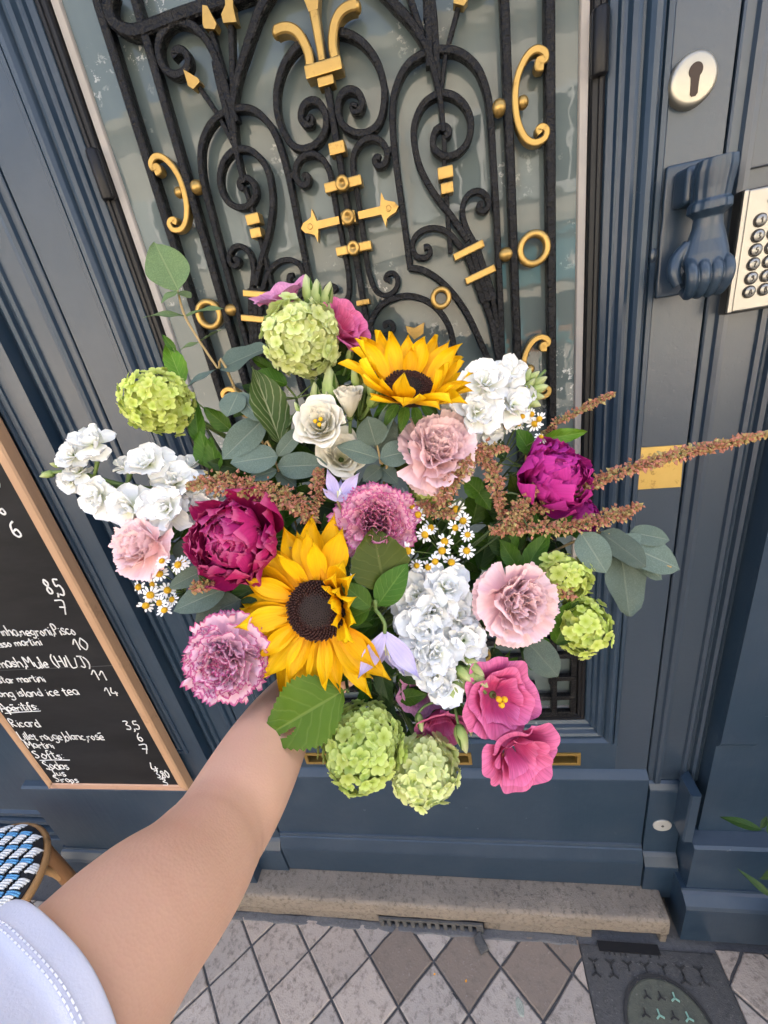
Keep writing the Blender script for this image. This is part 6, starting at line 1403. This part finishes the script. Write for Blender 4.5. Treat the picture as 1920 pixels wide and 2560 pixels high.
foliage('ragged green leaves at the upper left beside the lone viburnum', (400, 850, .46), ((395, 830, .45, 358, 735, .445, 'y', .75), (380, 760, .45, 350, 722, .44, 'm', .6), (430, 960, .455, 418, 860, .445, 'm', .62), (455, 1010, .455, 430, 930, .44, 'm', .9), (500, 930, .46, 440, 880, .45, 'm', .8), (470, 1020, .45, 452, 945, .44, 'm', 1.0)), 124)
foliage('deep green leaves under the top viburnum', (640, 860, .46), ((560, 850, .45, 500, 900, .45, 'd', .9), (620, 830, .45, 545, 805, .44, 'm', .9), (600, 860, .46, 520, 830, .45, 'd', .9), (720, 830, .45, 790, 780, .44, 'm', .7), (700, 800, .455, 800, 810, .44, 'd', .9), (590, 800, .45, 540, 770, .44, 'm', .7)), 125)
foliage('toothed green leaves above the magenta peony at the right', (1140, 1010, .46), ((1150, 985, .45, 1115, 925, .44, 'm', .9), (1170, 950, .45, 1270, 932, .44, 'y', .5), (1160, 960, .455, 1230, 925, .445, 'y', .55), (1090, 990, .45, 1050, 940, .445, 'd', .9), (1040, 1070, .44, 1000, 1030, .43, 'm', 1.1), (1030, 1060, .44, 1060, 1100, .43, 'm', 1.0), (1020, 990, .45, 1060, 960, .44, 'm', .9)), 126)
foliage('green leaves at the right between dock spikes and blush carnation', (1120, 1240, .45), ((1130, 1235, .44, 1185, 1150, .425, 'm', .85), (1120, 1230, .44, 1080, 1165, .435, 'm', .8), (1150, 1240, .445, 1190, 1195, .43, 'o', .9), (1200, 1390, .43, 1245, 1290, .42, 'm', .9), (1190, 1400, .43, 1130, 1370, .425, 'm', .7), (1200, 1330, .44, 1190, 1290, .43, 'm', .9), (1060, 1400, .43, 1095, 1440, .42, 'd', .8), (1180, 1440, .45, 1120, 1390, .44, 'd', .9)), 127)
foliage('green leaves between the large sunflower and the pink lisianthus', (830, 1480, .44), ((760, 1430, .43, 735, 1480, .425, 'm', .9), (820, 1440, .43, 840, 1520, .42, 'd', .9), (860, 1450, .43, 905, 1480, .42, 'd', .9), (840, 1480, .435, 820, 1560, .43, 'd', .9), (740, 1470, .43, 720, 1440, .42, 'd', .7), (800, 1470, .44, 770, 1540, .43, 'm', .7), (880, 1440, .44, 870, 1500, .43, 'm', .8), (850, 1520, .44, 800, 1590, .43, 'd', .8), (590, 1250, .44, 490, 1300, .43, 'd', .8), (560, 1270, .44, 480, 1275, .435, 'd', .7)), 128)
foliage('leaves tucked beside the crimson peony at the left', (440, 1180, .46), ((400, 1160, .45, 388, 1210, .44, 'd', 1.0), (410, 1120, .46, 370, 1150, .45, 'm', .8), (690, 1150, .43, 740, 1140, .425, 'd', .5), (700, 1175, .42, 770, 1170, .41, 'd', .35), (720, 1165, .44, 700, 1110, .43, 'd', .8)), 129)
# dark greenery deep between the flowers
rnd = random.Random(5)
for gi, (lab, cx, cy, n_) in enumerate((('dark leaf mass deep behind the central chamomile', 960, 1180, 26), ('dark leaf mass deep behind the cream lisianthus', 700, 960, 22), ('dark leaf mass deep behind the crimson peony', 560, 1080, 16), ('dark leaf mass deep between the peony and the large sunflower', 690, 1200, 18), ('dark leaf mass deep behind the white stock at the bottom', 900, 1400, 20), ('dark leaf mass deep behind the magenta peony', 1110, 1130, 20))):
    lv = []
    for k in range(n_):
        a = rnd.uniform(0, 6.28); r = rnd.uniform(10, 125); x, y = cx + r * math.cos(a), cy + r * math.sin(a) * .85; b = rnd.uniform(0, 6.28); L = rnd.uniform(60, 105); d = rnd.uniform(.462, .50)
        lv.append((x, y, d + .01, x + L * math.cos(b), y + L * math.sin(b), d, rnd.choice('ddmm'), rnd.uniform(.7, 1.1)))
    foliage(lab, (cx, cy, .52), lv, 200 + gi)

# leafy and budded filler that closes the gaps between the blooms
rnd = random.Random(77)
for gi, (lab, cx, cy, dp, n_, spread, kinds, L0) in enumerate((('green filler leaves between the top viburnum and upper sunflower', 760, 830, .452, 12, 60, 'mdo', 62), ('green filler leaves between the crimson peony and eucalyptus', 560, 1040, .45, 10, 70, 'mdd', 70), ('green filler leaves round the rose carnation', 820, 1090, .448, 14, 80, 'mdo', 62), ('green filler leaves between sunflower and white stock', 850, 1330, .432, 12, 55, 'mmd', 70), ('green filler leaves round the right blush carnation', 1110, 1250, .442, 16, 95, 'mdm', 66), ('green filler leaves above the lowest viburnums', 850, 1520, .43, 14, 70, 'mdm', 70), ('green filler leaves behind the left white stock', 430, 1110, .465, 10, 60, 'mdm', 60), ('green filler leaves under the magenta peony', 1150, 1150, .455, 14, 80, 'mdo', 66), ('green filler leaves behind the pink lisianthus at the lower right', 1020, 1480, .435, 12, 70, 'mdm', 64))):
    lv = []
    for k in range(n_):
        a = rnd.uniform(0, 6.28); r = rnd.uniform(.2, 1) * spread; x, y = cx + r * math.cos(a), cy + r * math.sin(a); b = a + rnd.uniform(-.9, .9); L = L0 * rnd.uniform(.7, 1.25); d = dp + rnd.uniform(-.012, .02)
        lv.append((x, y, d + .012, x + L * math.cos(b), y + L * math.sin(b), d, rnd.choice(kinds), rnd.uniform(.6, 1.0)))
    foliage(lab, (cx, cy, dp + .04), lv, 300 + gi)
